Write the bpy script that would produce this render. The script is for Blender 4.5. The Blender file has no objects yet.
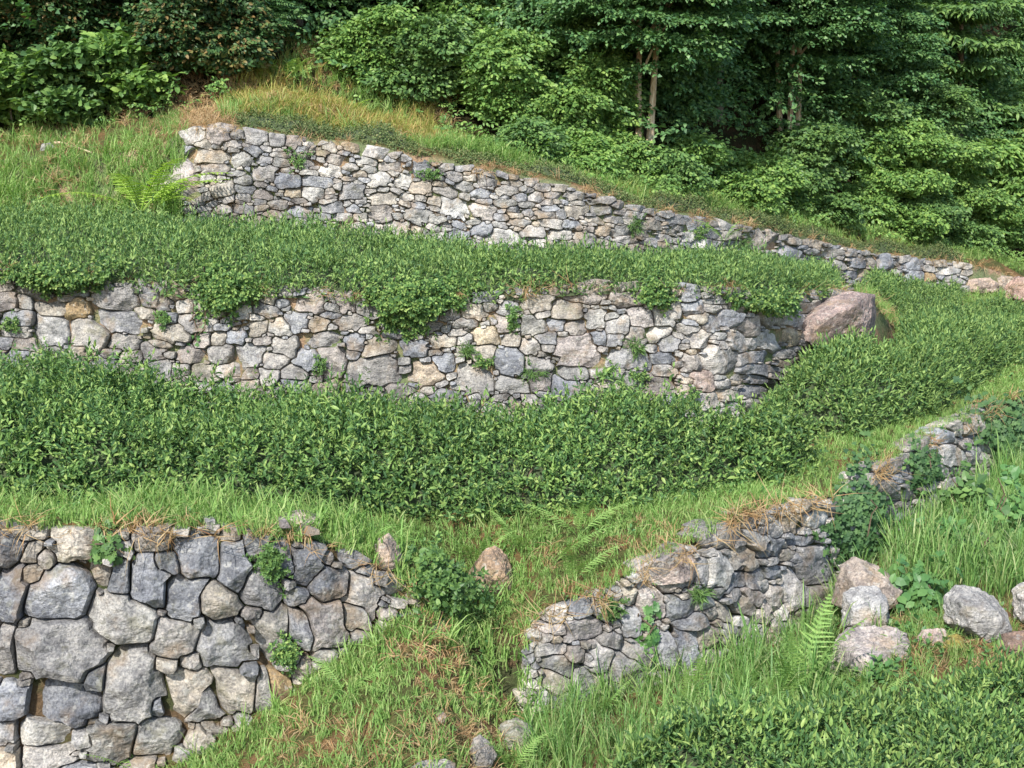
import bpy, math, numpy as np
from math import sin, cos, pi, radians

# ------------------------------------------------------------------ basics
SC = bpy.context.scene
COL = SC.collection
RNG = np.random.default_rng(11)
FPX = 1407.0
PITCH = math.atan(234.0 / FPX)
CZ = 4.2
cp, sp = cos(PITCH), sin(PITCH)

def ray(u, v):
    xc = (np.asarray(u, float) - 512.0) / FPX
    yc = -(np.asarray(v, float) - 384.0) / FPX
    dy = cp + yc * sp
    return xc / dy, (-sp + yc * cp) / dy

def P(u, v, Y):
    a, b = ray(u, v)
    Y = np.asarray(Y, float)
    a, b, Y = np.broadcast_arrays(a * Y, CZ + b * Y, Y)
    return np.stack([a, Y, b], -1)

def v_of_z(z, Y):                       # picture row of a point z above the eye, Y ahead
    k = np.asarray(z, float) / np.asarray(Y, float)
    return 384.0 - FPX * (sp + k * cp) / (cp - k * sp)

def vnoise(p, seed=0):                  # smooth lattice noise in -1..1
    p = np.asarray(p, float)
    i = np.floor(p).astype(np.int64); f = p - i
    f = f * f * (3 - 2 * f)
    def h(a, b, c):
        n = (a * 374761393 + b * 668265263 + c * 2147483647 + seed * 974634777) & 0xffffffff
        n = ((n ^ (n >> 13)) * 1274126177) & 0xffffffff
        n = ((n ^ (n >> 16)) * 2246822519) & 0xffffffff
        return ((n ^ (n >> 15)) & 0xffff) / 32767.5 - 1.0
    x, y, z = i[..., 0], i[..., 1], i[..., 2]
    fx, fy, fz = f[..., 0], f[..., 1], f[..., 2]
    def L(a, b, t): return a + (b - a) * t
    return L(L(L(h(x, y, z), h(x + 1, y, z), fx), L(h(x, y + 1, z), h(x + 1, y + 1, z), fx), fy),
             L(L(h(x, y, z + 1), h(x + 1, y, z + 1), fx), L(h(x, y + 1, z + 1), h(x + 1, y + 1, z + 1), fx), fy), fz)

def fbm(p, seed=0, n=3):
    s = 0; a = 1.0; q = np.asarray(p, float)
    for k in range(n):
        s = s + a * vnoise(q, seed + k * 17); a *= .5; q = q * 2.03 + 3.7
    return s

def nrm(v):
    return v / np.maximum(np.linalg.norm(v, axis=-1, keepdims=True), 1e-9)

# ------------------------------------------------------------------ mesh building
class Geo:
    """collects arrays of vertices with triangles / quads and per-face material slots and tints"""
    def __init__(s): s.V = []; s.F = []; s.n = 0
    def add(s, V, F, slot=0, tint=None):
        V = np.asarray(V, np.float32).reshape(-1, 3)
        if not isinstance(F, list): F = [F]
        for f in F:
            s.F.append((np.asarray(f, np.int32) + s.n, slot))
        if tint is None: t = np.ones((len(V), 3), np.float32)
        else: t = np.broadcast_to(np.asarray(tint, np.float32), (len(V), 3))
        s.V.append((V, t)); s.n += len(V)
    def mesh(s, name, mats, smooth=False, tint=False):
        me = bpy.data.meshes.new(name)
        V = np.concatenate([a for a, _ in s.V])
        me.vertices.add(len(V)); me.vertices.foreach_set('co', V.ravel())
        loops = np.concatenate([f.ravel() for f, _ in s.F])
        sizes = np.concatenate([np.full(len(f), f.shape[1], np.int32) for f, _ in s.F])
        slots = np.concatenate([np.full(len(f), k, np.int32) for f, k in s.F])
        starts = np.concatenate([[0], np.cumsum(sizes)[:-1]]).astype(np.int32)
        me.loops.add(len(loops)); me.loops.foreach_set('vertex_index', loops)
        me.polygons.add(len(sizes))
        me.polygons.foreach_set('loop_start', starts)
        me.polygons.foreach_set('loop_total', sizes)
        for m in mats: me.materials.append(m)
        me.polygons.foreach_set('material_index', slots)
        me.polygons.foreach_set('use_smooth', np.full(len(sizes), smooth))
        if tint:
            at = me.attributes.new('tint', 'FLOAT_COLOR', 'POINT')
            T = np.concatenate([t for _, t in s.V]); T = np.concatenate([T, np.ones((len(T), 1), np.float32)], 1)
            at.data.foreach_set('color', T.ravel())
        me.update(calc_edges=True)
        return me
    def obj(s, name, mats, parent=None, smooth=False, tint=False):
        if not isinstance(mats, (list, tuple)): mats = [mats]
        o = bpy.data.objects.new(name, s.mesh(name, mats, smooth, tint)); COL.objects.link(o)
        if parent is not None:
            o.parent = parent
            o.matrix_parent_inverse = parent.matrix_basis.inverted()
        return o

def tag(o, label=None, cat=None, group=None, kind=None):
    if label: o['label'] = label
    if cat: o['category'] = cat
    if group: o['group'] = group
    if kind: o['kind'] = kind
    return o

def empty(name, loc, label, cat, group=None):
    o = bpy.data.objects.new(name, None); COL.objects.link(o)
    o.location = [float(c) for c in loc]; o.empty_display_size = .1
    bpy.context.view_layer.update() if False else None
    return tag(o, label, cat, group)

def frames(n, up, spin):
    """orthonormal frames: third axis along n, second axis leaning to up, spun about n"""
    n = nrm(n)
    a = nrm(np.cross(np.broadcast_to(up, n.shape), n) + 1e-6)
    b = np.cross(n, a)
    c, s = np.cos(spin)[:, None], np.sin(spin)[:, None]
    x = a * c + b * s; y = -a * s + b * c
    return np.stack([x, y, n], -1)      # columns

def scatter(geo, temps, pos, R, scale, slot=0, pick=None):
    """puts copies of template leaves into one mesh"""
    if len(pos) == 0: return
    pick = RNG.integers(0, len(temps), len(pos)) if pick is None else pick
    sc = np.broadcast_to(np.asarray(scale, float), (len(pos),))
    for k, (tv, tf) in enumerate(temps):
        m = np.where(pick == k)[0]
        if not len(m): continue
        V = np.einsum('nij,vj->nvi', R[m], tv) * sc[m][:, None, None] + pos[m][:, None, :]
        F = tf[None] + (np.arange(len(m)) * len(tv))[:, None, None]
        geo.add(V.reshape(-1, 3), F.reshape(-1, tf.shape[1]), slot)

def rotm(ax, ang):
    ax = np.asarray(ax, float) / np.linalg.norm(ax); c, s = cos(ang), sin(ang); x, y, z = ax
    return np.array([[c + x*x*(1-c), x*y*(1-c) - z*s, x*z*(1-c) + y*s],
                     [y*x*(1-c) + z*s, c + y*y*(1-c), y*z*(1-c) - x*s],
                     [z*x*(1-c) - y*s, z*y*(1-c) + x*s, c + z*z*(1-c)]])

def join(parts):
    V = []; F = []; n = 0
    for v, f in parts:
        V.append(v); F.append(f + n); n += len(v)
    return np.concatenate(V), np.concatenate(F)

def tube(geo, pts, rad, k=7, slot=0, seed=0):
    pts = np.asarray(pts, float); n = len(pts)
    rad = np.broadcast_to(np.asarray(rad, float), (n,))
    t = nrm(np.gradient(pts, axis=0))
    ref = np.array([0.3, 1.0, 0.1]) if abs(t[0][2]) > .8 else np.array([0, 0, 1.0])
    a = nrm(np.cross(t, ref)); b = np.cross(t, a)
    th = np.linspace(0, 2 * pi, k, endpoint=False)
    wob = 1 + .14 * vnoise(np.stack([np.repeat(np.arange(n), k) * .7, np.tile(th, n), np.full(n * k, seed * 3.1)], -1), seed).reshape(n, k)
    V = pts[:, None] + (a[:, None] * np.cos(th)[None, :, None] + b[:, None] * np.sin(th)[None, :, None]) * (rad[:, None] * wob)[..., None]
    i = np.arange(n - 1)[:, None] * k + np.arange(k)[None]
    j = np.arange(n - 1)[:, None] * k + (np.arange(k)[None] + 1) % k
    F = np.stack([i, j, j + k, i + k], -1).reshape(-1, 4)
    geo.add(V.reshape(-1, 3), [F, np.array([list(range((n - 1) * k, n * k))])])

# ------------------------------------------------------------------ materials
def mat(name):
    m = bpy.data.materials.new(name); m.use_nodes = True
    nt = m.node_tree; nt.nodes.clear()
    out = nt.nodes.new('ShaderNodeOutputMaterial')
    return m, nt, out
def N(nt, kind, **kw):
    n = nt.nodes.new(kind)
    for k, v in kw.items():
        if k.startswith('i_'):
            key = k[2:]
            n.inputs[int(key) if key.isdigit() else key].default_value = v
        else: setattr(n, k, v)
    return n
def ramp(nt, stops, interp='LINEAR'):
    r = nt.nodes.new('ShaderNodeValToRGB'); e = r.color_ramp.elements; r.color_ramp.interpolation = interp
    while len(e) < len(stops): e.new(.5)
    for k, (p, c) in enumerate(stops):
        e[k].position = p; e[k].color = (*c, 1)
    return r
def mixc(nt, fac, a, b, mode='MIX'):
    m = nt.nodes.new('ShaderNodeMix'); m.data_type = 'RGBA'; m.blend_type = mode
    for sock, val in ((m.inputs[0], fac), (m.inputs[6], a), (m.inputs[7], b)):
        if isinstance(val, bpy.types.NodeSocket): nt.links.new(val, sock)
        elif isinstance(val, (int, float)): sock.default_value = val
        else: sock.default_value = (*val, 1)
    return m.outputs[2]
def mth(nt, op, a, b=0.0):
    m = nt.nodes.new('ShaderNodeMath'); m.operation = op
    for sock, val in ((m.inputs[0], a), (m.inputs[1], b)):
        if isinstance(val, bpy.types.NodeSocket): nt.links.new(val, sock)
        else: sock.default_value = val
    return m.outputs[0]

def leaf_mat(name, cols, rough=.42, trans=.3, vary=.35, spec=.35):
    """cols: colours spread over single leaves; slow noise shifts whole patches"""
    m, nt, out = mat(name)
    g = N(nt, 'ShaderNodeNewGeometry'); oi = N(nt, 'ShaderNodeObjectInfo'); tc = N(nt, 'ShaderNodeTexCoord')
    r = mth(nt, 'FRACT', mth(nt, 'ADD', g.outputs['Random Per Island'], oi.outputs['Random']))
    n = len(cols)
    cr = ramp(nt, [((k + .0) / max(n - 1, 1), c) for k, c in enumerate(cols)]); nt.links.new(r, cr.inputs[0])
    ns = N(nt, 'ShaderNodeTexNoise', i_Scale=1.1, i_Detail=3.0); nt.links.new(g.outputs['Position'], ns.inputs['Vector'])
    val = mth(nt, 'ADD', mth(nt, 'MULTIPLY', ns.outputs[0], vary * 2), 1 - vary)
    hv = N(nt, 'ShaderNodeHueSaturation'); nt.links.new(cr.outputs[0], hv.inputs['Color']); nt.links.new(val, hv.inputs['Value'])
    b = N(nt, 'ShaderNodeBsdfPrincipled', i_Roughness=rough); b.inputs['Specular IOR Level'].default_value = spec
    nt.links.new(hv.outputs[0], b.inputs['Base Color'])
    t = N(nt, 'ShaderNodeBsdfTranslucent')
    tcol = mixc(nt, 1.0, hv.outputs[0], (1.0, 1.15, .45), 'MULTIPLY'); nt.links.new(tcol, t.inputs[0])
    mx = N(nt, 'ShaderNodeMixShader', i_0=trans)
    nt.links.new(b.outputs[0], mx.inputs[1]); nt.links.new(t.outputs[0], mx.inputs[2]); nt.links.new(mx.outputs[0], out.inputs[0])
    return m

def stone_mat(name, bump=.5, fine=1.0, streak=False):
    m, nt, out = mat(name)
    L = nt.links.new
    g = N(nt, 'ShaderNodeNewGeometry'); pos = g.outputs['Position']
    at = N(nt, 'ShaderNodeAttribute', attribute_name='tint')
    n1 = N(nt, 'ShaderNodeTexNoise', i_Scale=7.0 * fine, i_Detail=8.0, i_Roughness=.65); L(pos, n1.inputs['Vector'])
    n2 = N(nt, 'ShaderNodeTexNoise', i_Scale=55.0 * fine, i_Detail=5.0, i_Roughness=.7); L(pos, n2.inputs['Vector'])
    n3 = N(nt, 'ShaderNodeTexNoise', i_Scale=3.1 * fine, i_Detail=6.0, i_Roughness=.6); L(pos, n3.inputs['Vector'])
    mp = N(nt, 'ShaderNodeMapping'); mp.inputs['Scale'].default_value = (16, 16, 2.2) if streak else (9 * fine, 9 * fine, 28 * fine); mp.inputs['Rotation'].default_value = (0, .25, 0) if streak else (.3, .5, .2)
    L(pos, mp.inputs[0])
    n4 = N(nt, 'ShaderNodeTexNoise', i_Scale=1.0, i_Detail=6.0, i_Roughness=.6); L(mp.outputs[0], n4.inputs['Vector'])
    r1 = ramp(nt, [(.34, (.55, .55, .57)), (.5, (1, 1, 1)), (.66, (1.35, 1.32, 1.27))]); L(n1.outputs[0], r1.inputs[0])
    c = mixc(nt, 1.0, at.outputs['Color'], r1.outputs[0], 'MULTIPLY')
    r2 = ramp(nt, [(.36, (.55, .55, .57)), (.5, (1, 1, 1)), (.64, (1.45, 1.42, 1.36))]); L(n2.outputs[0], r2.inputs[0])
    c = mixc(nt, .9, c, r2.outputs[0], 'MULTIPLY')
    # ochre iron stain in patches
    r3 = ramp(nt, [(.53, (0, 0, 0)), (.66, (1, 1, 1))]); L(n3.outputs[0], r3.inputs[0])
    c = mixc(nt, mth(nt, 'MULTIPLY', r3.outputs[0], .6), c, (.285, .205, .125))
    # dark weathering and pale lichen
    r4 = ramp(nt, [(.54, (0, 0, 0)), (.66, (1, 1, 1))]); L(n4.outputs[0], r4.inputs[0])
    c = mixc(nt, mth(nt, 'MULTIPLY', r4.outputs[0], .75 if streak else .45), c, (.09, .092, .095))
    vo = N(nt, 'ShaderNodeTexNoise', i_Scale=21.0 * fine, i_Detail=2.0); L(pos, vo.inputs['Vector'])
    r5 = ramp(nt, [(.60, (0, 0, 0)), (.66, (1, 1, 1))]); L(vo.outputs[0], r5.inputs[0])
    c = mixc(nt, mth(nt, 'MULTIPLY', r5.outputs[0], .4), c, (.50, .50, .46))
    # damp dark runs and a little moss that pass over neighbouring stones alike
    n6 = N(nt, 'ShaderNodeTexNoise', i_Scale=1.3, i_Detail=5.0, i_Roughness=.6); L(pos, n6.inputs['Vector'])
    r6 = ramp(nt, [(.42, (.66, .66, .67)), (.58, (1.08, 1.07, 1.05))]); L(n6.outputs[0], r6.inputs[0]); c = mixc(nt, 1.0, c, r6.outputs[0], 'MULTIPLY')
    n7 = N(nt, 'ShaderNodeTexNoise', i_Scale=4.3, i_Detail=7.0, i_Roughness=.7); L(pos, n7.inputs['Vector'])
    r7 = ramp(nt, [(.57, (0, 0, 0)), (.66, (1, 1, 1))]); L(n7.outputs[0], r7.inputs[0])
    c = mixc(nt, mth(nt, 'MULTIPLY', r7.outputs[0], .45), c, (.12, .115, .055))
    b = N(nt, 'ShaderNodeBsdfPrincipled', i_Roughness=.9); b.inputs['Specular IOR Level'].default_value = .25
    L(c, b.inputs['Base Color'])
    hsum = mth(nt, 'ADD', mth(nt, 'MULTIPLY', n1.outputs[0], 1.0), mth(nt, 'ADD', mth(nt, 'MULTIPLY', n2.outputs[0], .35), mth(nt, 'MULTIPLY', n4.outputs[0], .5)))
    bp = N(nt, 'ShaderNodeBump', i_Strength=bump, i_Distance=.05); L(hsum, bp.inputs['Height']); L(bp.outputs[0], b.inputs['Normal'])
    L(b.outputs[0], out.inputs[0])
    return m

def soil_mat(name):
    m, nt, out = mat(name); L = nt.links.new
    g = N(nt, 'ShaderNodeNewGeometry'); pos = g.outputs['Position']
    n1 = N(nt, 'ShaderNodeTexNoise', i_Scale=2.2, i_Detail=7.0, i_Roughness=.65); L(pos, n1.inputs['Vector'])
    n2 = N(nt, 'ShaderNodeTexNoise', i_Scale=38.0, i_Detail=5.0, i_Roughness=.7); L(pos, n2.inputs['Vector'])
    r1 = ramp(nt, [(.3, (.055, .075, .022)), (.47, (.085, .085, .032)), (.57, (.16, .095, .045)), (.72, (.20, .135, .075))]); L(n1.outputs[0], r1.inputs[0])
    r2 = ramp(nt, [(.3, (.55, .55, .55)), (.7, (1.4, 1.35, 1.25))]); L(n2.outputs[0], r2.inputs[0])
    c = mixc(nt, 1.0, r1.outputs[0], r2.outputs[0], 'MULTIPLY')
    at = N(nt, 'ShaderNodeAttribute', attribute_name='tint')
    c = mixc(nt, 1.0, c, at.outputs['Color'], 'MULTIPLY')
    b = N(nt, 'ShaderNodeBsdfPrincipled', i_Roughness=.95); b.inputs['Specular IOR Level'].default_value = .15
    L(c, b.inputs['Base Color'])
    bp = N(nt, 'ShaderNodeBump', i_Strength=.8, i_Distance=.05); L(n2.outputs[0], bp.inputs['Height']); L(bp.outputs[0], b.inputs['Normal'])
    L(b.outputs[0], out.inputs[0]); return m

def bark_mat(name, a, b_):
    m, nt, out = mat(name); L = nt.links.new
    g = N(nt, 'ShaderNodeNewGeometry')
    mp = N(nt, 'ShaderNodeMapping'); mp.inputs['Scale'].default_value = (30, 30, 7); L(g.outputs['Position'], mp.inputs[0])
    n = N(nt, 'ShaderNodeTexNoise', i_Scale=1.0, i_Detail=5.0); L(mp.outputs[0], n.inputs['Vector'])
    r = ramp(nt, [(.35, a), (.65, b_)]); L(n.outputs[0], r.inputs[0])
    b = N(nt, 'ShaderNodeBsdfPrincipled', i_Roughness=.9); L(r.outputs[0], b.inputs['Base Color'])
    bp = N(nt, 'ShaderNodeBump', i_Strength=.6, i_Distance=.02); L(n.outputs[0], bp.inputs['Height']); L(bp.outputs[0], b.inputs['Normal'])
    L(b.outputs[0], out.inputs[0]); return m

M_stone_front = stone_mat('rough_granite', .9, 1.0)
M_stone = stone_mat('weathered_granite', .75, 1.3)
M_streak = stone_mat('streaked_granite', .8, 1.2, True)
M_soil = soil_mat('hill_soil')
M_tea = leaf_mat('tea_leaf', [(.038, .092, .034), (.066, .138, .045), (.107, .20, .057), (.18, .29, .08), (.27, .36, .11)], .48, .26, .35, .26)
M_tea_far = leaf_mat('clipped_tea_leaf', [(.046, .104, .038), (.078, .155, .052), (.128, .22, .068), (.20, .30, .09), (.25, .35, .115)], .5, .28, .32, .2)
M_slope = leaf_mat('sunburnt_grass', [(.22, .30, .07), (.30, .34, .09), (.38, .36, .12), (.42, .32, .13), (.40, .25, .09)], .55, .35, .3, .15)
M_lowhedge = leaf_mat('low_hedge_leaf', [(.075, .115, .045), (.105, .155, .06), (.15, .20, .075), (.20, .19, .09)], .55, .2, .28, .15)
M_grass = leaf_mat('meadow_grass', [(.13, .25, .062), (.17, .31, .078), (.22, .36, .098), (.28, .40, .13), (.34, .39, .16)], .5, .35, .3, .25)
M_tall = leaf_mat('tall_grass_blade', [(.09, .20, .055), (.13, .26, .07), (.18, .32, .09), (.24, .37, .12), (.34, .37, .18)], .45, .35, .25, .3)
M_dry = leaf_mat('dry_grass_blade', [(.30, .17, .08), (.38, .26, .13), (.40, .31, .18), (.24, .12, .06)], .7, .2, .3, .15)
M_fern = leaf_mat('fern_frond', [(.19, .33, .09), (.24, .39, .11), (.29, .43, .13)], .5, .35, .12, .2)
M_fern_yel = leaf_mat('yellow_fern_frond', [(.25, .40, .06), (.32, .48, .08), (.36, .48, .11)], .5, .4, .12, .2)  # yellower fronds than the common fern
M_ivy = leaf_mat('ivy_leaf', [(.03, .075, .03), (.05, .11, .04), (.085, .16, .055)], .55, .15, .3, .2)
M_ivy_b = leaf_mat('fresh_bramble_leaf', [(.06, .15, .05), (.09, .20, .06), (.13, .25, .075)], .45, .25, .2, .35)
M_bush = leaf_mat('bush_leaf', [(.055, .12, .042), (.085, .165, .052), (.12, .215, .064), (.18, .29, .08)], .45, .28, .3, .3)
M_bushy = leaf_mat('yellow_green_bush_leaf', [(.08, .17, .048), (.12, .225, .06), (.165, .285, .07), (.25, .37, .095)], .45, .3, .3, .3)
M_dark = leaf_mat('dark_bush_leaf', [(.028, .07, .028), (.042, .095, .032), (.07, .135, .042), (.20, .13, .05)], .45, .2, .3, .3)
M_tree = leaf_mat('woodland_leaf', [(.05, .125, .05), (.075, .165, .06), (.105, .205, .072), (.15, .26, .085)], .45, .28, .3, .3)
M_core = bark_mat('shaded_twigs', (.03, .045, .018), (.05, .07, .028))  # dark green-brown with the shade inside the hedges put into the colour
M_bark = bark_mat('grey_bark', (.10, .08, .06), (.24, .20, .16))
M_bark_pale = bark_mat('pale_bark', (.36, .25, .14), (.62, .52, .38))
M_twig = bark_mat('brown_twig', (.06, .04, .025), (.13, .09, .06))
# ------------------------------------------------------------------ the hillside as one lofted sheet
US = np.arange(-500, 1501, 4.0)
def tab(*rows):
    """rows (u, Y, v) ; a row (u, Y, None, z) gives the height below the eye instead"""
    u = np.array([r[0] for r in rows], float); Y = np.array([r[1] for r in rows], float)
    v = np.array([r[2] if r[2] is not None else v_of_z(r[3], r[1]) for r in rows], float)
    return u, Y, v
def line(t):
    u, Y, v = t
    return np.interp(US, u, Y), np.interp(US, u, v)
Zl = lambda u, Y, z: (u, Y, None, z)
T_ = [None] * 8
T_[0] = tab(Zl(-500,4.5,-4.1), Zl(100,4.5,-4.2), Zl(400,5,-4.15), Zl(700,5,-3.8), Zl(1000,5,-3.6), Zl(1500,5,-3.5))
T_[1] = tab((-500,8.6,880),(0,8.8,805),(100,8.85,792),(180,9.0,765),(260,9.15,715),(340,9.4,655),(410,9.6,612),(450,9.6,640),(490,9.5,690),
            (525,9.45,722),(560,9.6,705),(640,9.9,690),(700,10.1,672),(760,10.6,650),(815,11.2,622),(840,11.6,600),(870,12.2,565),
            (900,12.9,535),(950,14.0,505),(990,15.0,482),(1050,16.5,460),(1200,20,420),(1500,26,370))
T_[2] = tab((-500,9.0,525),(0,9.05,528),(100,9.1,530),(200,9.2,528),(300,9.4,540),(350,9.55,552),(400,9.72,575),(425,9.85,598),(450,9.95,605),
            (490,9.9,630),(525,9.7,640),(545,9.72,610),(600,9.85,595),(640,10.0,570),(700,10.2,540),(760,10.7,508),(815,11.3,499),(840,11.75,497),
            (880,12.5,468),(900,13.0,455),(950,14.1,428),(985,15.1,412),(1024,16.2,395),(1050,16.9,388),(1200,20.5,350),(1500,27,310))
T_[3] = tab((-500,10.2,500),(0,10.3,502),(200,10.5,505),(400,10.9,512),(500,11.1,512),(600,11.3,505),(700,11.6,495),(780,12.1,478),(815,12.7,462),
            (840,13.3,440),(930,15,412),(1024,18,362),(1200,24,310),(1500,34,270))
T_[4] = tab(*[Zl(*r) for r in ((-500,13,-2.7),(0,13,-2.7),(500,13,-2.75),(700,13.2,-2.75),(740,13.5,-2.75),(800,14.8,-2.75),(840,15.8,-2.75),(880,16.9,-2.75),
            (900,17.8,-2.75),(960,20.4,-2.75),(1024,22.5,-2.75),(1200,28,-2.8),(1500,38,-2.9))])
T_[5] = tab((-500,13.2,262),(0,13.2,266),(100,13.2,278),(200,13.2,288),(300,13.2,286),(400,13.2,298),(460,13.2,296),(520,13.2,288),(600,13.2,282),(700,13.4,286),
            (740,13.7,290),(780,14.4,294),(800,14.9,293),(840,15.9,290),(880,17.0,302),Zl(905,18.1,-2.62),Zl(960,20.6,-2.66),Zl(1024,22.7,-2.68),Zl(1200,28.2,-2.7),Zl(1500,38.2,-2.8))
T_[6] = tab(*[Zl(*r) for r in ((-500,15.8,-.85),(0,15.9,-.9),(190,16.2,-.98),(300,16.3,-1.1),(540,16.7,-1.5),(640,17.3,-1.6),(700,18.1,-1.7),(800,20.5,-2.0),(830,21.5,-2.12),
            (960,23.3,-2.37),(1024,24,-2.45),(1200,29.5,-2.55),(1500,40,-2.6))])
T_[7] = tab((-500,16.6,150),(0,16.7,160),(150,16.6,150),(183,16.45,132),(195,16.35,124),(350,16.5,143),(450,16.7,163),(500,16.8,172),(560,16.95,184),(600,17.15,194),(640,17.45,207),(700,18.25,217),(800,20.65,236),(850,21.8,248),(900,22.6,256),(960,23.45,262),
            (1000,24,272),(1024,24.2,284),Zl(1200,29.7,-2.35),Zl(1500,40.3,-2.3))
LN = []
def smooth(a, k):
    if k < 2: return a
    w = np.hanning(k + 2)[1:-1]; w /= w.sum()
    return np.convolve(np.pad(a, k // 2, mode='edge'), w, mode='valid')[:len(a)]
for k in range(8):
    Y, v = line(T_[k])
    kk = 15 if k in (3, 4, 5) else 9
    LN.append(P(US, smooth(v, kk), smooth(Y, kk)))
def back(A, dY, dz):
    B = A.copy(); s = (A[:, 1] + dY) / A[:, 1]; B[:, 0] *= s; B[:, 1] += dY; B[:, 2] += dz; return B
Y8, v8 = line(tab((-500,18,130),(0,18,138),(190,18,112),(270,18.5,95),(350,18.8,115),(430,18.8,135),(500,19,150),(640,19.5,182),(800,22.7,215),(960,25.3,246),
                  (1024,26,266),(1200,32,240),(1500,42,200)))
LN.append(P(US, smooth(v8, 9), smooth(Y8, 9)))
LN.append(back(LN[8], 5, 3.0)); LN.append(back(LN[9], 12, 9)); LN.append(back(LN[10], 60, 48))
near = LN[0].copy(); near[:, 0] *= 3; near[:, 1] = -12; near[:, 2] -= .5
SUB = [24, 14, 20, 20, 14, 22, 12, 18, 16, 10, 8]
AMP = [.05, .02, .04, .03, .01, .03, .01, .09, .25, .8, 2.0]
STRIP = []           # STRIP[k] : (n_t, n_u, 3) grid from line k to line k+1
for k in range(11):
    t = np.linspace(0, 1, SUB[k] + 1)[:, None, None]
    A, B = LN[k][None].copy(), LN[k + 1][None].copy()
    G = A * (1 - t) + B * t
    w = np.sin(np.pi * t[..., 0]) ** .5 if k < 9 else np.minimum(1, 3 * t[..., 0])
    G[..., 2] += AMP[k] * w * fbm(G * np.array([1.3, 1.3, 0]) if k < 8 else G * np.array([.35, .35, 0]), 5 + k)
    STRIP.append(G)
def shift_back(G, d):
    G = G.copy(); G[..., 1] += d; return G
g = Geo()
n_u = len(US)
rows = [near]
for k in range(11):
    G = STRIP[k]
    if k in (1, 4, 6): G = shift_back(G, .10 if k == 1 else .06)           # bank behind the dry stone walls
    rows += list(G if k == 0 else G[1:] if k not in (2, 5, 7) else G[1:])
rows = np.stack(rows)
nr = len(rows)
i = np.arange(nr - 1)[:, None] * n_u + np.arange(n_u - 1)[None]
tint = np.ones((nr, n_u, 3), np.float32)
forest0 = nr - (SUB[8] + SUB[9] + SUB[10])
tint[forest0 - 1:] = (.28, .28, .27)               # leaf mould, darkened further to put the trees' shade into its colour
r0_ = 1
for k in range(11):
    ns_ = SUB[k] + (1 if k == 0 else 0)
    if k in (1, 4, 6): tint[r0_:r0_ + ns_] = (.7, .8, 1.0) if k == 1 else (1.9, 2.2, 3.1)   # sandy fill behind the stones
    r0_ += ns_
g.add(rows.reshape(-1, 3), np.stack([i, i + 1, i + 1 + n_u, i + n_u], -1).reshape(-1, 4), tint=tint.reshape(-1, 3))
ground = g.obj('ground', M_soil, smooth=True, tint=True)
tag(ground, 'terraced hillside of brown soil under grass, tea and woodland', 'ground', kind='structure')

from mathutils.bvhtree import BVHTree
from mathutils import Vector
_tree = BVHTree.FromPolygons(rows.reshape(-1, 3).tolist(), np.stack([i, i + 1, i + 1 + n_u, i + n_u], -1).reshape(-1, 4).tolist())
def hit(u, v):
    """where the line of sight through pixel (u, v) first meets the hillside"""
    a, b = ray(u, v); d = Vector((float(a), 1.0, float(b))).normalized()
    h = _tree.ray_cast(Vector((0, 0, CZ)), d)[0]
    return np.array(h)

def on_strip(k, u, t, lift=0.0):
    """world points on strip k at picture column u, fraction t"""
    u = np.asarray(u, float); t = np.clip(np.asarray(t, float), 0, .99999)
    u, t = np.broadcast_arrays(u, t)
    G = STRIP[k]; nt_ = G.shape[0] - 1
    a = np.clip((u - US[0]) / 4.0, 0, n_u - 1.001); ia = a.astype(int); fa = (a - ia)[..., None]
    b = t * nt_; ib = b.astype(int); fb = (b - ib)[..., None]
    p = (G[ib, ia] * (1 - fa) + G[ib, ia + 1] * fa) * (1 - fb) + (G[ib + 1, ia] * (1 - fa) + G[ib + 1, ia + 1] * fa) * fb
    p = p.copy(); p[..., 2] += lift
    return p
def line_v(k, u):                    # picture row of line k at column u
    p = on_strip(k, u, 0.0) if k < 11 else None
    rel = p[..., 2] - CZ
    return v_of_z(rel, p[..., 1])
def sample_strip(k, n, wfun):
    """n area-weighted random points (u,t) on strip k; wfun(u,t,p)->weight"""
    G = STRIP[k]
    C = (G[:-1, :-1] + G[1:, 1:]) / 2
    A = np.linalg.norm(np.cross(G[1:, :-1] - G[:-1, :-1], G[:-1, 1:] - G[:-1, :-1]), axis=-1)
    uu = (US[:-1] + 2)[None].repeat(A.shape[0], 0); tt = ((np.arange(A.shape[0]) + .5) / A.shape[0])[:, None].repeat(A.shape[1], 1)
    W = A * wfun(uu, tt, C)
    tot = W.sum()
    if tot <= 0: return np.zeros(0), np.zeros(0), 0
    if n < 1: n = int(tot * -n)                   # negative n: density per square metre
    c = RNG.choice(W.size, n, p=(W / tot).ravel())
    r, q = np.divmod(c, A.shape[1])
    return US[q] + 4 * RNG.random(n), (r + RNG.random(n)) / A.shape[0], n

# ------------------------------------------------------------------ dry stone walls
PAL = np.array([(.27,.275,.29),(.31,.305,.30),(.36,.34,.315),(.25,.265,.295),(.33,.315,.30),(.37,.335,.28),(.32,.29,.265),(.29,.29,.28),(.40,.38,.35)])
OCHRE = np.array((.42, .30, .15))
def wall_point(k, u, v):
    """pixel -> point on wall strip k (base line k, top line k+1)"""
    A, B = on_strip(k, u, 0.0), on_strip(k, u, .99999)
    va, vb = v_of_z(A[..., 2] - CZ, A[..., 1]), v_of_z(B[..., 2] - CZ, B[..., 1])
    t = (va - v) / np.maximum(va - vb, 4.0)
    Y = A[..., 1] + (B[..., 1] - A[..., 1]) * np.clip(t, -.3, 1.3)
    return P(u, v, Y)

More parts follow.
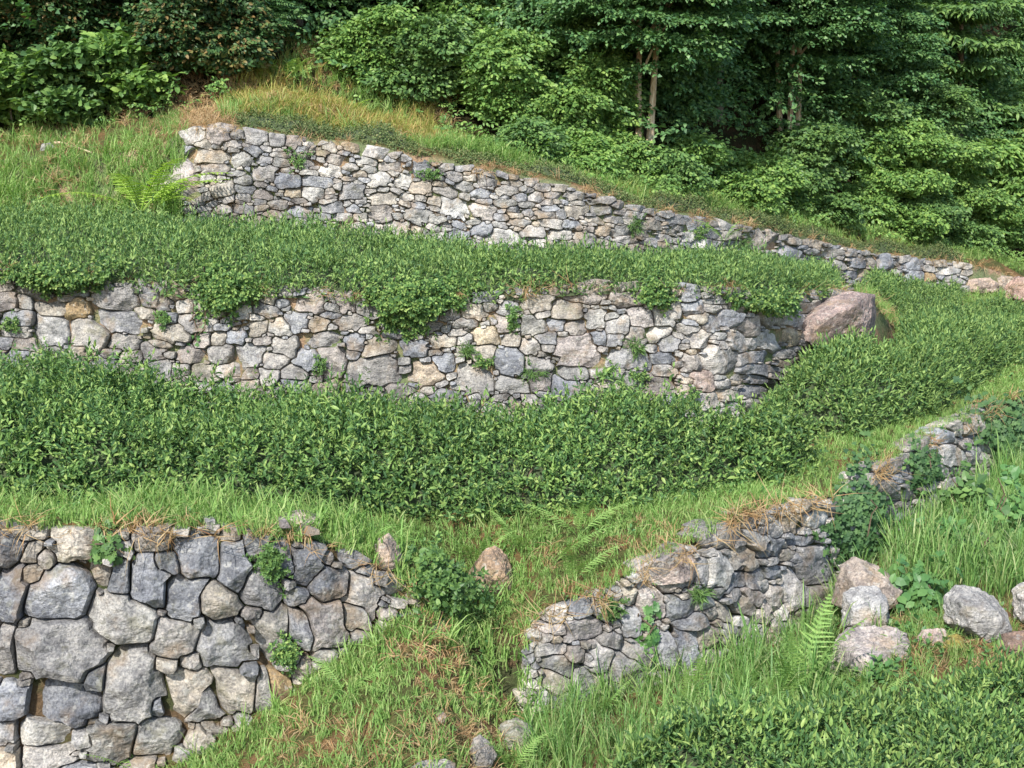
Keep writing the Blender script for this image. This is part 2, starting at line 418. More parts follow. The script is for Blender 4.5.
def seeds_auto(S, k, u0, u1, sizes, top_pad=3, bot_pad=0, ufun=None):
    """fill the wall with stones, large to small, none overlapping"""
    S = [list(s) for s in S]
    for (a0, a1, asp0, asp1, tries) in sizes:
        us = RNG.uniform(u0, u1, tries)
        vt, vb = line_v(k + 1, us), line_v(k, us)
        for u, t0, b0 in zip(us, vt, vb):
            f = ufun(u) if ufun else 1.0
            a = RNG.uniform(a0, a1) * f; b = a / RNG.uniform(asp0, asp1)
            if b0 - t0 < b * 1.2: continue
            v = RNG.uniform(t0 + top_pad + b * .7, b0 + bot_pad)
            arr = np.array([s[:4] for s in S]) if S else np.zeros((0, 4))
            if len(arr):
                q = np.abs((u - arr[:, 0]) / (arr[:, 2] + a)) ** 2.6 + np.abs((v - arr[:, 1]) / (arr[:, 3] + b)) ** 2.6
                if (q < .66).any(): continue
            slope = math.degrees(math.atan2(float(line_v(k + 1, u + 25) - line_v(k + 1, u - 25)), 50)) * .7
            S.append([u, v, a, b, slope + RNG.normal(0, 7), None])
    return S

def make_stones(S, k, gap, K, RR, relief, grow=1.55, rough=.012, tilt=.12, proud=.014, facets=(2, 6), bright=.94, bounds=None, topclip=True):
    """S rows: u, v, half width, half height, rotation in degrees, colour or None"""
    S = [s if len(s) > 5 else list(s) + [None] for s in S]
    A = np.array([s[:5] for s in S], float); n = len(A)
    ca, sa = np.cos(np.radians(A[:, 4])), np.sin(np.radians(A[:, 4]))
    # every stone has its own angular outline: bed, head and side faces plus knocked-off corners
    ang, sup = [], []
    for j in range(n):
        an = [RNG.normal(90, 9), RNG.normal(270, 9), RNG.normal(0, 14), RNG.normal(180, 14)]
        for q0 in (45, 135, 225, 315):
            if RNG.random() < .42: an.append(q0 + RNG.normal(0, 16))
        an = np.radians(an); a_, b_ = A[j, 2], A[j, 3]
        c_, s_ = np.abs(np.cos(an)), np.abs(np.sin(an))
        h_ = ((a_ * c_) ** 1.55 + (b_ * s_) ** 1.55) ** (1 / 1.55)
        h_[:4] = np.hypot(a_ * c_[:4], b_ * s_[:4])
        ang.append(np.stack([np.cos(an), np.sin(an)], -1)); sup.append(h_ * np.concatenate([RNG.uniform(.88, 1.06, 4), RNG.uniform(.95, 1.2, len(an) - 4)]))
    def dist(px, py, j):
        dx, dy = px - A[j, 0], py - A[j, 1]
        x = dx * ca[j] + dy * sa[j]; y = -dx * sa[j] + dy * ca[j]
        d = np.full(np.shape(x), .02)
        for (nx, ny), h in zip(ang[j], sup[j]): d = np.maximum(d, (x * nx + y * ny) / h)
        return d
    th = np.linspace(0, 2 * pi, K, endpoint=False)
    out = []
    for s in range(n):
        u, v, a, b = A[s, :4]
        R = 1.6 * max(a, b)
        near_ = np.where((np.abs(A[:, 0] - u) < R + A[:, 2].max() * 1.3) & (np.abs(A[:, 1] - v) < R + A[:, 3].max() * 1.3))[0]
        near_ = near_[near_ != s]
        # radial search
        st = np.linspace(.25, 1.0, 110)
        # largest allowed radius per direction
        dx, dy = np.cos(th), np.sin(th)
        d1 = dist(u + dx, v + dy, s)                  # distance at one pixel
        rmax = grow / d1
        px = u + dx[:, None] * rmax[:, None] * st[None]; py = v + dy[:, None] * rmax[:, None] * st[None]
        own = st[None] * grow + 0 * px
        # wobble so that edges are not perfect curves
        wob = .03 * vnoise(np.stack([px / 14, py / 14, np.zeros_like(px)], -1), 3)
        best = np.full(px.shape, 9.0)
        for j in near_: best = np.minimum(best, dist(px, py, j))
        bad = (best + wob) < own
        if topclip:
            vt = line_v(k + 1, np.clip(px, -480, 1480)); bad |= py < vt - 3 - 3 * vnoise(np.stack([px / 17, 0 * px, 0 * px], -1), 9)
        first = np.where(bad.any(1), bad.argmax(1), len(st) - 1)
        r = rmax * st[first] - gap * (1 + .35 * vnoise(np.stack([dx * 3 + u, dy * 3 + v, 0 * dx], -1), 8))
        r = np.maximum(r, .25 * min(a, b))
        r = .09 * np.roll(r, 1) + .82 * r + .09 * np.roll(r, -1)
        # local metric frame
        c0 = wall_point(k, u, v); mu = c0[1] / FPX
        e1 = wall_point(k, u + 4, v) - wall_point(k, u - 4, v); e2 = np.array([0, .1, 1.0])
        nv = np.cross(e1, e2); nv /= np.linalg.norm(nv)
        if nv[1] > 0: nv = -nv
        fr = np.concatenate([np.linspace(0, .91, RR - 2)[1:] , [.955, .985, 1.0]])
        bx = dx[None] * r[None] * fr[:, None]; by = dy[None] * r[None] * fr[:, None]
        jit = np.stack([bx / 9 + u, by / 9 + v, np.zeros_like(bx)], -1)
        X, Yl = bx * mu, by * mu                       # metres in the wall's face
        rm = math.sqrt(max(a * b, 1)) * mu
        H0 = RNG.normal(.015, proud) + .05 * rm
        gx, gy = RNG.normal(0, tilt, 2)
        H = H0 + gx * X + gy * Yl
        for _ in range(RNG.integers(*facets)):
            ph = RNG.uniform(0, 2 * pi); o = RNG.uniform(.25, .95) * rm; sl = RNG.uniform(.2, 1.1)
            pr = X * np.cos(ph) + Yl * np.sin(ph)
            H = np.minimum(H, H0 - sl * (pr - o))
        q = np.stack([(X + c0[0]), (Yl + c0[2]), np.full_like(X, s * 1.7)], -1)
        H = H + rough * 2.2 * fbm(q * 5, 21, 2) + rough * fbm(q * 17, 23, 3)
        H = H - relief * np.clip((fr[:, None] - .91) / .09, 0, 1) ** 1.5 * (.7 + .3 * rm / .2)
        H = np.maximum(H, -.12)
        ctrH = H[0].mean()
        # points
        base = wall_point(k, u + bx, np.clip(v + by, -50, 2000))
        V = base + nv * H[..., None]
        ctr = (c0 + nv * ctrH)[None]
        last = V[-1] - nv * .20
        Vall = np.concatenate([ctr, V.reshape(-1, 3), last])
        m = len(fr)
        F3 = np.stack([np.zeros(K, int), 1 + (np.arange(K) + 1) % K, 1 + np.arange(K)], -1)
        ii = (1 + np.arange(m)[:, None] * K + np.arange(K)[None]); jj = (1 + np.arange(m)[:, None] * K + (np.arange(K)[None] + 1) % K)
        F4 = np.stack([ii, jj, jj + K, ii + K], -1).reshape(-1, 4)
        col = S[s][5]
        if col is None:
            col = PAL[RNG.integers(len(PAL))]
            if RNG.random() < .05: col = col * .5 + OCHRE * .5
        col = np.asarray(col); col = (col * .72 + col.mean() * .28) * RNG.uniform(.8, 1.2) * bright
        out.append(dict(V=Vall, F=[F3, F4], tint=col, area=a * b * (1.0 if -a < u < 1024 + a and v < 768 + b else .01), c=c0))
    return out

def build_wall(name, label, stones, material, origin, limit=100, small='packing_stones'):
    w = empty(name, origin, label, 'stone wall', 'dry stone terrace walls')
    order = sorted(range(len(stones)), key=lambda i: -stones[i]['area'])
    rest = Geo()
    for r, i in enumerate(order):
        s = stones[i]
        if r < limit:
            g = Geo(); g.add(s['V'], s['F'], tint=s['tint']); g.obj('stone', material, w, smooth=False, tint=True)
        else: rest.add(s['V'], s['F'], tint=s['tint'])
    if rest.n:
        o = rest.obj(small, material, w, smooth=False, tint=True); o['kind'] = 'stuff'
    return w

def px(lst, ox, oy, sc):
    """rows (x, y, w, h[, rot[, colour]]) read from an enlarged crop"""
    return [[ox + r[0] / sc, oy + r[1] / sc, r[2] / 2 / sc, r[3] / 2 / sc, r[4] if len(r) > 4 else 0, r[5] if len(r) > 5 else None] for r in lst]
BL, DK, TN, PK, WT_, OC = (.245,.265,.305), (.20,.215,.24), (.36,.325,.27), (.325,.285,.262), (.45,.44,.41), (.43,.29,.12)

WA = px([(20,170,70,100,20,DK),(88,172,40,60,0,TN),(25,290,100,160,0,BL),(90,235,60,50,0,TN),(160,290,170,150,0,BL),(210,150,130,100),(280,240,60,90,0,TN),
 (330,240,60,110,0,DK),(410,255,110,170,0,BL),(455,200,70,60,0,DK),(555,190,110,130,0,BL),(505,310,100,140,10,BL),(605,310,110,100,0,TN),(340,350,190,140,15,WT_),
 (480,410,140,120,10),(457,485,70,40,0,TN),(165,440,270,170,-4,(.34,.335,.33)),(10,440,50,140),(372,545,180,225,-12,(.36,.355,.345)),(262,525,60,80,0,DK),(175,590,210,130,5,BL),  # the DK block is a shaded one, its shade put into the colour
 (35,590,90,110,0,BL),(525,570,150,150,0,TN),(110,670,150,90,0,WT_),(15,670,60,70),(228,690,60,50),(300,700,120,120),(440,680,130,100),(120,750,160,70),(20,750,70,60),
 (570,690,100,90,0,TN),(435,600,50,80,0,BL),(75,115,90,60,0,TN),(640,120,60,50,0,TN),(215,800,150,70),(390,790,120,80)], 0, 490, 2.7625) + \
 px([(98,215,85,140,0,BL),(160,140,70,110,15,DK),(225,200,60,120,-10,BL),(170,280,120,100,0,(.33,.33,.34)),(300,210,80,110,10,BL),(365,260,110,100,-20,BL),(455,290,100,120,10),
 (435,350,90,90),(355,365,110,150,-8,(.31,.28,.265)),(75,430,150,145,0,(.32,.325,.335)),(205,400,100,150,0,(.39,.37,.33)),(275,380,70,110),(500,250,40,40),(560,265,60,80),
 (525,175,55,80,0,PK),(145,345,70,35),(270,297,60,50,0,DK),(100,560,120,110,0,TN),(175,570,40,130),(225,565,55,125,0,OC),(15,590,70,130),(290,510,45,90,0,TN),(40,680,80,60,0,TN),
 (350,455,60,40),(235,95,60,50,0,PK),(315,115,60,40),(430,185,60,60),(30,100,60,60)], 200, 490, 2.763)
WB = px([(495,262,150,100,0,PK),(440,335,60,110,0,PK),(575,262,35,80),(615,260,60,90,0,WT_),(630,178,60,45),(590,180,30,40),(680,235,80,60,0,TN),(735,200,60,60,0,DK),
 (715,190,40,50),(760,160,40,60),(665,285,50,50),(715,290,60,60),(520,360,90,60,0,DK),(580,335,40,60),(550,395,90,50,-10),(590,435,70,80),(690,345,60,80,0,TN),(660,315,35,35),
 (735,365,40,80),(680,400,50,70),(640,430,40,60,20),(600,480,40,50),(535,460,60,110,-15,BL),(480,470,50,110),(720,420,40,60),(760,330,40,80),(755,265,40,40),(320,365,60,60),
 (390,395,50,70),(270,410,110,60,-12,(.37,.34,.33)),(190,410,90,22,0,PK),(190,462,110,25,3),(245,475,40,50),(210,505,110,50,25),(200,550,90,50,35,TN),(310,490,50,80),(400,470,90,60),
 (375,510,80,90),(350,570,50,40),(225,590,60,40,30),(440,420,40,60),(340,440,50,40),(270,540,50,60),(300,590,60,50),(420,540,50,50)], 480, 470, 2.577) + \
 px([(160,20,60,80),(67,75,80,65,-10,DK),(270,5,130,30,0,DK),(215,50,50,40,0,TN),(310,85,150,150,8,(.34,.335,.33)),(235,160,80,150,-12,(.36,.345,.33)),(320,205,90,100,0,TN),(125,150,60,60),
 (95,195,80,100,0,PK),(190,250,30,60,0,WT_),(140,240,40,110),(60,280,50,80,0,WT_),(120,320,60,70),(10,250,50,60),(15,330,50,60),(75,360,70,30),(200,290,70,60),(365,40,30,110,0,TN),
 (240,60,40,40),(260,250,50,40,0,TN),(170,340,60,40)], 724, 540, 3.37) + \
 px([(450,300,110,60,0,PK),(560,225,80,40,0,PK),(650,200,50,40),(690,170,50,50,0,TN),(740,160,60,60,0,TN),(760,210,50,40),(720,230,50,50,0,PK),(660,270,60,90),(700,270,50,90),
 (745,260,40,70),(780,280,40,60),(640,320,50,50),(690,320,60,40,0,PK),(510,400,60,50,0,TN),(590,370,60,50),(480,345,50,40),(800,180,40,50),(610,260,50,60)], 760, 380, 3.492)
WM = px([(20,105,50,30,0,DK),(15,135,50,35),(110,150,130,40,10,TN),(218,130,100,80,0,DK),(20,185,60,50,0,PK),(75,190,50,45),(150,205,90,60,0,TN),(232,208,68,68,0,OC),(340,178,130,85),(465,175,90,70,0,DK),
 (525,155,70,55,0,TN),(50,240,110,50),(155,270,105,110,0,(.35,.35,.35)),(40,275,90,40),(262,280,130,90,5,(.36,.34,.31)),(355,245,180,75,12),(435,222,65,42,0,TN),(510,235,40,40,0,BL),(590,250,110,55),
 (510,280,130,55,4,TN),(375,305,95,50),(75,312,70,40,0,PK),(15,310,50,40),(230,340,60,45,0,TN),(310,378,90,50),(395,352,85,35,0,TN),(455,335,75,55),(480,312,65,25,0,TN),(570,345,90,60,0,PK),
 (665,345,80,60),(745,350,90,85,0,(.34,.34,.34)),(605,300,55,45,0,PK),(655,300,50,45,0,TN),(705,295,55,50,0,BL),(770,265,50,50,0,TN),(845,265,60,50,25,WT_),(890,245,70,55),(955,255,60,40,0,TN),(820,365,65,50),
 (925,365,75,65),(1000,370,80,110,0,(.40,.36,.33)),(960,300,110,45),(855,320,80,50),(385,405,70,70,0,TN),(475,400,70,80),(540,390,50,45),(615,400,90,60,0,TN),(680,395,100,40),(755,400,60,40),(805,415,60,60),
 (245,390,45,40),(290,425,120,40,0,TN),(885,435,90,35),(745,450,90,60,0,TN),(880,400,90,40),(800,210,70,40),(720,215,60,40),(630,205,70,50,0,TN),(560,200,70,45),(650,165,60,40,0,PK),(800,175,60,40,0,TN),
 (930,190,90,60,0,PK)], 0, 240, 3) + \
 px([(20,190,50,50,0,PK),(95,215,80,50),(45,310,60,50,0,BL),(125,322,90,50),(220,325,85,55,0,BL),(310,305,90,40,0,TN),(105,390,160,100,0,(.38,.36,.33)),(260,400,100,75),(313,372,70,55,0,BL),(405,415,115,95),
 (430,345,70,60,0,TN),(507,365,95,85,3,BL),(595,378,80,55),(715,335,125,110,4,(.37,.325,.305)),(680,450,90,65,0,BL),(700,400,100,50),(865,358,140,70,6),(745,160,125,65,0,PK),(590,190,100,55,8,TN),(685,215,95,55,8,TN),
 (580,260,90,55),(650,255,60,40,0,BL),(710,265,65,50),(765,240,70,55,0,WT_),(835,260,70,50),(910,235,90,60,0,(.37,.34,.33)),(970,225,70,70),(620,295,75,40),(570,320,70,55),(440,290,75,50,0,(.40,.33,.22)),(490,255,40,45,0,PK),
 (515,300,60,45,0,TN),(775,295,45,45,0,BL),(825,300,50,40),(890,280,55,40),(955,280,70,50),(985,315,50,50),(970,355,80,40,0,BL),(970,390,60,40),(950,440,90,70,0,PK),(885,420,80,60),(810,445,70,60,0,TN),
 (520,435,110,50,0,WT_),(600,430,70,50,0,PK),(400,220,70,45,0,TN),(860,175,100,50,0,PK),(380,250,80,30),(250,265,100,30,0,TN)], 340, 240, 3) + \
 px([(20,160,50,60),(30,205,50,40,0,BL),(55,235,50,30),(90,250,50,50,0,DK),(140,235,70,50,0,BL),(180,200,70,40,0,TN),(45,300,60,60),(160,310,60,60),(205,260,60,60,0,PK),(260,300,65,65,0,WT_),(265,225,60,70,0,TN),
 (95,360,70,70),(140,360,40,80),(205,310,40,40),(360,240,55,50,0,(.38,.38,.38)),(320,240,40,40),(375,205,60,40,0,TN),(325,290,40,60,0,(.42,.34,.2)),(60,420,50,60,0,(.35,.26,.22)),(30,370,60,60)], 684, 240, 3)
WT = px([(545,535,80,140,-20,(.34,.30,.29)),(655,400,80,65,0,PK),(585,415,70,50),(620,468,130,42,8),(605,432,60,30,0,TN),(725,480,60,45),(770,410,80,40),(650,505,100,30,5),(665,570,80,40,0,TN),(795,520,70,45),(868,545,80,48,0,BL),
 (950,545,100,40,5),(940,580,80,44,0,WT_),(790,585,60,30,0,PK),(885,420,50,50,0,PK),(830,415,50,45),(880,580,50,30,0,(.44,.36,.24))], 0, 0, 3) + \
 px([(40,575,70,45),(130,595,85,42,0,TN),(125,640,80,45),(345,622,95,58,0,(.38,.38,.37)),(432,635,72,50),(430,690,70,40,0,BL),(495,712,110,50,25,WT_),(245,562,60,42),(735,720,70,45),(120,540,60,45,0,WT_),(190,540,50,45,0,WT_)], 340, 0, 3) + \
 px([(140,455,2,2),(170,172,60,30,0,WT_),(325,165,90,52,12,(.40,.34,.29)),(30,120,60,30),(135,152,50,24,0,WT_),(400,195,60,40,40),(580,222,40,30,0,BL),(620,217,28,34,0,TN),(655,222,40,40,0,BL),(535,228,40,30),(775,262,28,28,0,OC),
 (615,250,60,25),(740,257,50,30,0,BL),(710,278,60,28),(660,280,60,32,0,BL),(825,285,55,22,0,WT_),(830,262,35,20,0,WT_),(775,285,40,24),(730,228,50,24,0,BL),(825,243,60,20,0,WT_),(805,225,30,16,0,TN)], 640, 180, 2.667)
WT = [s for s in WT if s[2] > 2]

sa_ = seeds_auto(WA, 1, -270, 425, [(16, 28, 1.1, 1.7, 320), (8, 14, 1.0, 1.6, 1000), (4, 8, .8, 2.2, 1300)], 2, 6)
sb_ = seeds_auto(WB, 1, 528, 1000, [(8, 14, .9, 1.7, 300), (5, 8, .8, 1.8, 1200), (2.6, 5, .8, 1.8, 1800)], 1, 4, lambda u: 1.0 if u < 840 else .8)
sm_ = seeds_auto(WM, 4, -270, 868, [(11, 17, 1.5, 2.8, 500), (7, 11, 1.3, 2.8, 2200), (4, 8, 1, 2.8, 4500), (2.2, 3.6, 1, 2.6, 3000)], 1, 0, lambda u: 1.0 if u < 760 else .8)
st_ = seeds_auto(WT, 6, 186, 968, [(8, 14, 1.7, 3.0, 800), (5.5, 9, 1.5, 3.0, 3000), (3, 6, 1.2, 3.0, 5000), (1.8, 2.8, 1, 2.6, 2500)], 1, 4, lambda u: 1.0 if u < 760 else .85)

wall_a = build_wall('dry_stone_wall', 'tall wall of big rough bluish grey boulders at the lower left, below the long tea hedge',
    make_stones(sa_, 1, .7, 90, 18, .05, rough=.012, tilt=.26, proud=.028, facets=(4, 9), bright=.9, grow=2.0), M_stone_front, on_strip(1, 150, 0))
wall_b = build_wall('dry_stone_wall', 'steeply stepped grey wall climbing beside the grassy path, with ivy growing over it',
    make_stones(sb_, 1, .45, 60, 11, .045, rough=.010, tilt=.15, proud=.012, facets=(3, 7), bright=1.15, grow=1.8), M_stone_front, on_strip(1, 700, 0))
wall_m = build_wall('dry_stone_wall', 'long middle wall of pale mixed stones with one ochre block, under the overhanging clipped hedge',
    make_stones(sm_, 4, .35, 54, 10, .03, rough=.011), M_stone, on_strip(4, 400, 0))
wall_t = build_wall('dry_stone_wall', 'highest wall of small pale stones, running down to the right under the woods',
    make_stones(st_, 6, .28, 44, 8, .025, rough=.010), M_stone, on_strip(6, 500, 0))

# ------------------------------------------------------------------ single boulders
def boulder(poly, Y, depth, label, tint, name='boulder', material=None, tilt=.35, n=46, rough=.02, group=None, cuts=9, seed=1):
    """a rock whose outline seen from the front is the convex polygon poly (pixels), with real depth"""
    rs = np.random.default_rng(seed)
    q = np.array(poly, float)
    if Y is None: Y = float(hit(q[:, 0].mean(), q[:, 1].max() - 2)[1]) + depth * .35
    Ys = Y if np.isscalar(Y) else np.interp(q[:, 0], [q[:, 0].min(), q[:, 0].max()], Y)     # a pair sets it askew
    W = P(q[:, 0], q[:, 1], Ys); c = W.mean(0)
    e1 = W[q[:, 0].argmax()] - W[q[:, 0].argmin()]; e1[2] = 0; e1 = e1 / np.linalg.norm(e1); e2 = np.array([-e1[1], e1[0], 0])
    X, Z = (W - c) @ e1, W[:, 2] - c[2]
    if ((X * np.roll(Z, -1) - np.roll(X, -1) * Z).sum()) < 0: X, Z = X[::-1], Z[::-1]
    pl = []
    for a in range(len(X)):
        b = (a + 1) % len(X)
        nx, nz = Z[b] - Z[a], -(X[b] - X[a]); l = math.hypot(nx, nz)
        if l < 1e-6: continue
        nn = np.array([nx / l, -tilt * rs.uniform(.2, 1.0), nz / l]); nn /= np.linalg.norm(nn)
        pl.append((nn, nn[0] * X[a] + nn[2] * Z[a]))
        nb = np.array([nx / l, .5, nz / l]); nb /= np.linalg.norm(nb); pl.append((nb, nb[0] * X[a] + nb[2] * Z[a] + .02))
    R = math.sqrt(abs((X * np.roll(Z, -1) - np.roll(X, -1) * Z).sum()) / 2 / pi)
    pl.append((nrm(np.array([.1, -1, .15])), depth)); pl.append((np.array([0, 1.0, 0]), depth))
    for _ in range(cuts):
        d = nrm(np.array([rs.normal(0, .7), -1, rs.normal(0.2, .7)])); pl.append((d, depth * rs.uniform(.82, 1.0) + .15 * R * abs(d[0])))
    th = np.linspace(0, pi, n); ph = np.linspace(0, 2 * pi, 2 * n, endpoint=False)
    D = np.stack([np.sin(th)[:, None] * np.cos(ph)[None], -np.sin(th)[:, None] * np.sin(ph)[None], np.cos(th)[:, None] + 0 * ph[None]], -1)
    r = np.zeros(D.shape[:2]); kk = 70.0
    for nn, d in pl:
        r += np.maximum((D @ nn) / max(d, 1e-3) * R, 0) ** kk
    r = R / np.maximum(r, 1e-9) ** (1 / kk)
    r = r * (1 + rough * 2 * fbm(D * 2.5 + seed, 31, 2)) + rough * R * 2.6 * fbm(D * 7 + seed, 33, 4)
    V = D * r[..., None]; V = c + V[..., :1] * e1 + V[..., 1:2] * e2 + V[..., 2:] * np.array([0, 0, 1.0])
    m = 2 * n
    i = np.arange(n - 1)[:, None] * m + np.arange(m)[None]; j = np.arange(n - 1)[:, None] * m + (np.arange(m)[None] + 1) % m
    g = Geo(); g.add(V.reshape(-1, 3), np.stack([i, i + m, j + m, j], -1).reshape(-1, 4), tint=tint)
    o = g.obj(name, material or M_stone_front, smooth=False, tint=True)
    return tag(o, label, 'boulder' if name == 'boulder' else 'rock', group)

boulder([(794,346),(814,320),(830,302),(847,292),(866,294),(889,307),(884,321),(866,333),(842,344),(812,350)], (14.35, 16.25), .26, 'huge pinkish boulder with dark streaks at the right end of the middle wall', (.285,.225,.21), seed=3, cuts=3, material=M_streak, rough=.012, tilt=.12)
boulder([(946,598),(957,588),(975,588),(994,597),(1008,616),(1008,634),(985,641),(962,634),(946,622)], None, .34, 'pale whitish boulder with dark cracks lying on leaf litter behind the lower right tea', (.41,.40,.38), seed=4)
boulder([(1014,592),(1024,584),(1050,580),(1075,600),(1070,632),(1030,634),(1016,618)], None, .32, 'whitish boulder cut off by the right edge behind the tea', (.43,.41,.39), seed=5)
boulder([(832,606),(842,566),(856,558),(882,570),(900,584),(892,604),(860,614)], 10.9, .3, 'pale tan leaning slab on top of the boulder pile at the wall end', (.35,.30,.26), seed=6, name='boulder')
boulder([(842,626),(845,594),(858,588),(878,588),(888,600),(888,620),(874,634),(850,634)], 10.4, .28, 'mottled grey block in the middle of the boulder pile beside the ivy', (.31,.31,.31), seed=7)
boulder([(828,684),(838,640),(852,630),(890,628),(908,636),(908,660),(880,684),(850,690)], 9.9, .36, 'broad mottled pinkish block at the bottom of the boulder pile', (.31,.28,.27), seed=8)
boulder([(918,640),(924,632),(945,630),(950,640),(940,646),(922,646)], None, .14, 'small flat pinkish rock between the block pile and the whitish boulder', (.37,.30,.27), name='rock', seed=9)
boulder([(940,646),(944,638),(958,636),(966,642),(962,648),(946,650)], None, .12, 'small yellow mossy rock under the whitish boulder', (.30,.25,.07), name='rock', seed=10)
boulder([(1000,648),(1004,636),(1030,632),(1040,650),(1020,658)], None, .15, 'small brown rock at the right edge under the whitish boulders', (.27,.19,.15), name='rock', seed=21)
boulder([(462,594),(470,572),(484,552),(495,547),(506,556),(514,578),(510,594)], None, .2, 'ochre brown boulder half buried in grass at the foot of the hedge', (.36,.26,.18), seed=11)
boulder([(375,560),(378,541),(388,535),(398,548),(402,562),(390,572)], None, .16, 'upright pinkish rock at the right end of the big boulder wall', (.37,.30,.25), name='rock', seed=12)
boulder([(280,530),(284,514),(300,511),(318,517),(322,528),(304,534)], None, .14, 'pale rock beside the fern on top of the big boulder wall', (.42,.36,.32), name='rock', seed=13)
boulder([(468,760),(474,742),(480,737),(488,744),(496,757),(490,770),(474,770)], None, .14, 'grey pointed rock in bare soil at the bottom of the path', (.25,.235,.22), name='rock', seed=14)
boulder([(406,775),(420,764),(446,762),(458,770),(450,784),(414,786)], None, .2, 'flat grey rock cut off by the bottom edge of the photo', (.26,.25,.24), name='rock', seed=15)
boulder([(496,745),(500,726),(516,720),(532,728),(534,744),(516,752)], None, .2, 'mossy grey rock at the foot of the stepped wall beside the ferns', (.20,.20,.165), name='rock', seed=16)
boulder([(435,722),(436,716),(441,714),(446,717),(446,722),(440,725)], None, .05, 'small pale tan pebble lying on the grassy path', (.46,.36,.27), name='rock', seed=17)
boulder([(958,292),(966,280),(990,278),(1000,284),(998,292),(975,295)], 23.6, .3, 'long low reddish rock in the gap at the end of the highest wall', (.38,.30,.25), name='rock', seed=18)
boulder([(1004,300),(1006,286),(1016,277),(1034,278),(1040,298),(1022,306)], 23.2, .35, 'large reddish brown rock cut off by the right edge near the small clipped hedge', (.37,.26,.22), name='rock', seed=19)
boulder([(982,290),(985,278),(1000,275),(1014,277),(1012,288),(996,292)], 24.1, .2, 'buff rock behind the large reddish brown rock at the right edge', (.42,.35,.29), name='rock', seed=20)
boulder([(40,152),(42,144),(50,143),(56,150),(52,155)], 17.0, .1, 'small grey rock on the bank under the bramble', (.36,.36,.36), name='rock', seed=22)

boulder([(618,570),(640,558),(672,551),(694,552),(702,566),(692,577),(640,580)], 10.24, .2, 'broad flat pinkish slab lying on top of the stepped wall', (.36,.30,.27), name='rock', seed=31, tilt=.1, cuts=3)
boulder([(532,634),(544,623),(584,617),(602,623),(598,636),(548,643)], 9.98, .2, 'long flat grey slab at the broken lower end of the stepped wall', (.31,.30,.29), name='rock', seed=32, tilt=.15, cuts=4)
# ------------------------------------------------------------------ leaf templates (unit length along +y, lying in xy, facing +z)
def leaf6(w=.38, fold=.12, bend=.12, wide=.42):
    v = np.array([(0,0,0), (-w*.5,wide*.7,fold*.5), (-w*.45,.68,fold*.4-bend*.4), (0,1,-bend), (w*.45,.68,fold*.4-bend*.4), (w*.5,wide*.7,fold*.5), (0,.5,-.02)], float)
    f = np.array([(0,6,1),(1,6,2),(6,3,2),(0,5,6),(5,4,6),(6,4,3)])
    return v, f
def leaf2(w=.5, fold=.12, bend=.1):
    return np.array([(0,0,0), (-w*.5,.45,fold), (0,1,-bend), (w*.5,.45,fold)], float), np.array([(0,3,1),(1,3,2)])
def lobed(fold=.06):
    pts = [(0,0),(-.30,-.10),(-.50,.18),(-.30,.36),(-.42,.66),(-.13,.62),(0,1.0),(.13,.62),(.42,.66),(.30,.36),(.50,.18),(.30,-.10)]
    v = [(x, y, fold * abs(x) - .1 * y * y) for x, y in pts] + [(0,.32,-.03)]
    n = len(pts); f = [(k + 1 if k + 1 < n else 0, k, n) for k in range(n)]
    return np.array(v, float), np.array(f)
def put(t, M, s, off):
    v, f = t
    return (v * s) @ np.asarray(M).T + np.asarray(off), f
def shoot(nl, leaf, L=.065, stem=.10, el0=15, el1=65, seed=0):
    """a tea shoot: leaves spiralling up a stem that points along +z"""
    r = np.random.default_rng(seed); out = []
    for k in range(nl):
        h = k / max(nl - 1, 1)
        az = k * 2.4 + r.normal(0, .3); el = radians(el0 + (el1 - el0) * h + r.normal(0, 10))
        M = rotm((0,0,1), az) @ rotm((1,0,0), el) @ rotm((0,1,0), r.normal(0, .35))
        out.append(put(leaf, M, L * r.uniform(.75, 1.2) * (1 - .3 * h), (0, 0, stem * h)))
    return join(out)
def spray(nl, leaf, L=.09, length=.45, spread=55, droop=.25, seed=0, two=True):
    """a leafy twig along +y with its leaves spread to both sides, drooping"""
    r = np.random.default_rng(seed); out = []
    for k in range(nl):
        h = (k + .5) / nl; side = 1 if k % 2 else -1
        base = np.array([r.normal(0, .02), length * h, -droop * length * h * h + r.normal(0, .015)])
        a = side * radians(spread + r.normal(0, 14)) * (1 - .6 * h)
        M = rotm((0,0,1), a) @ rotm((1,0,0), -.3 + r.normal(0, .28)) @ rotm((0,1,0), r.normal(0, .35))
        out.append(put(leaf, M, L * r.uniform(.7, 1.2), base))
    return join(out)
def pinnate(L=.4, n=11, seed=0):
    r = np.random.default_rng(seed); out = []
    lf = leaf2(.38, .05, .1)
    for k in range(n):
        h = .15 + .85 * k / n
        for sd in (-1, 1):
            M = rotm((0,0,1), sd * radians(70 - 35 * h)) @ rotm((1,0,0), -.25 + r.normal(0, .12))
            out.append(put(lf, M, L * .2 * (1.1 - .5 * h), (0, L * h, -.3 * L * h * h)))
    return join(out)
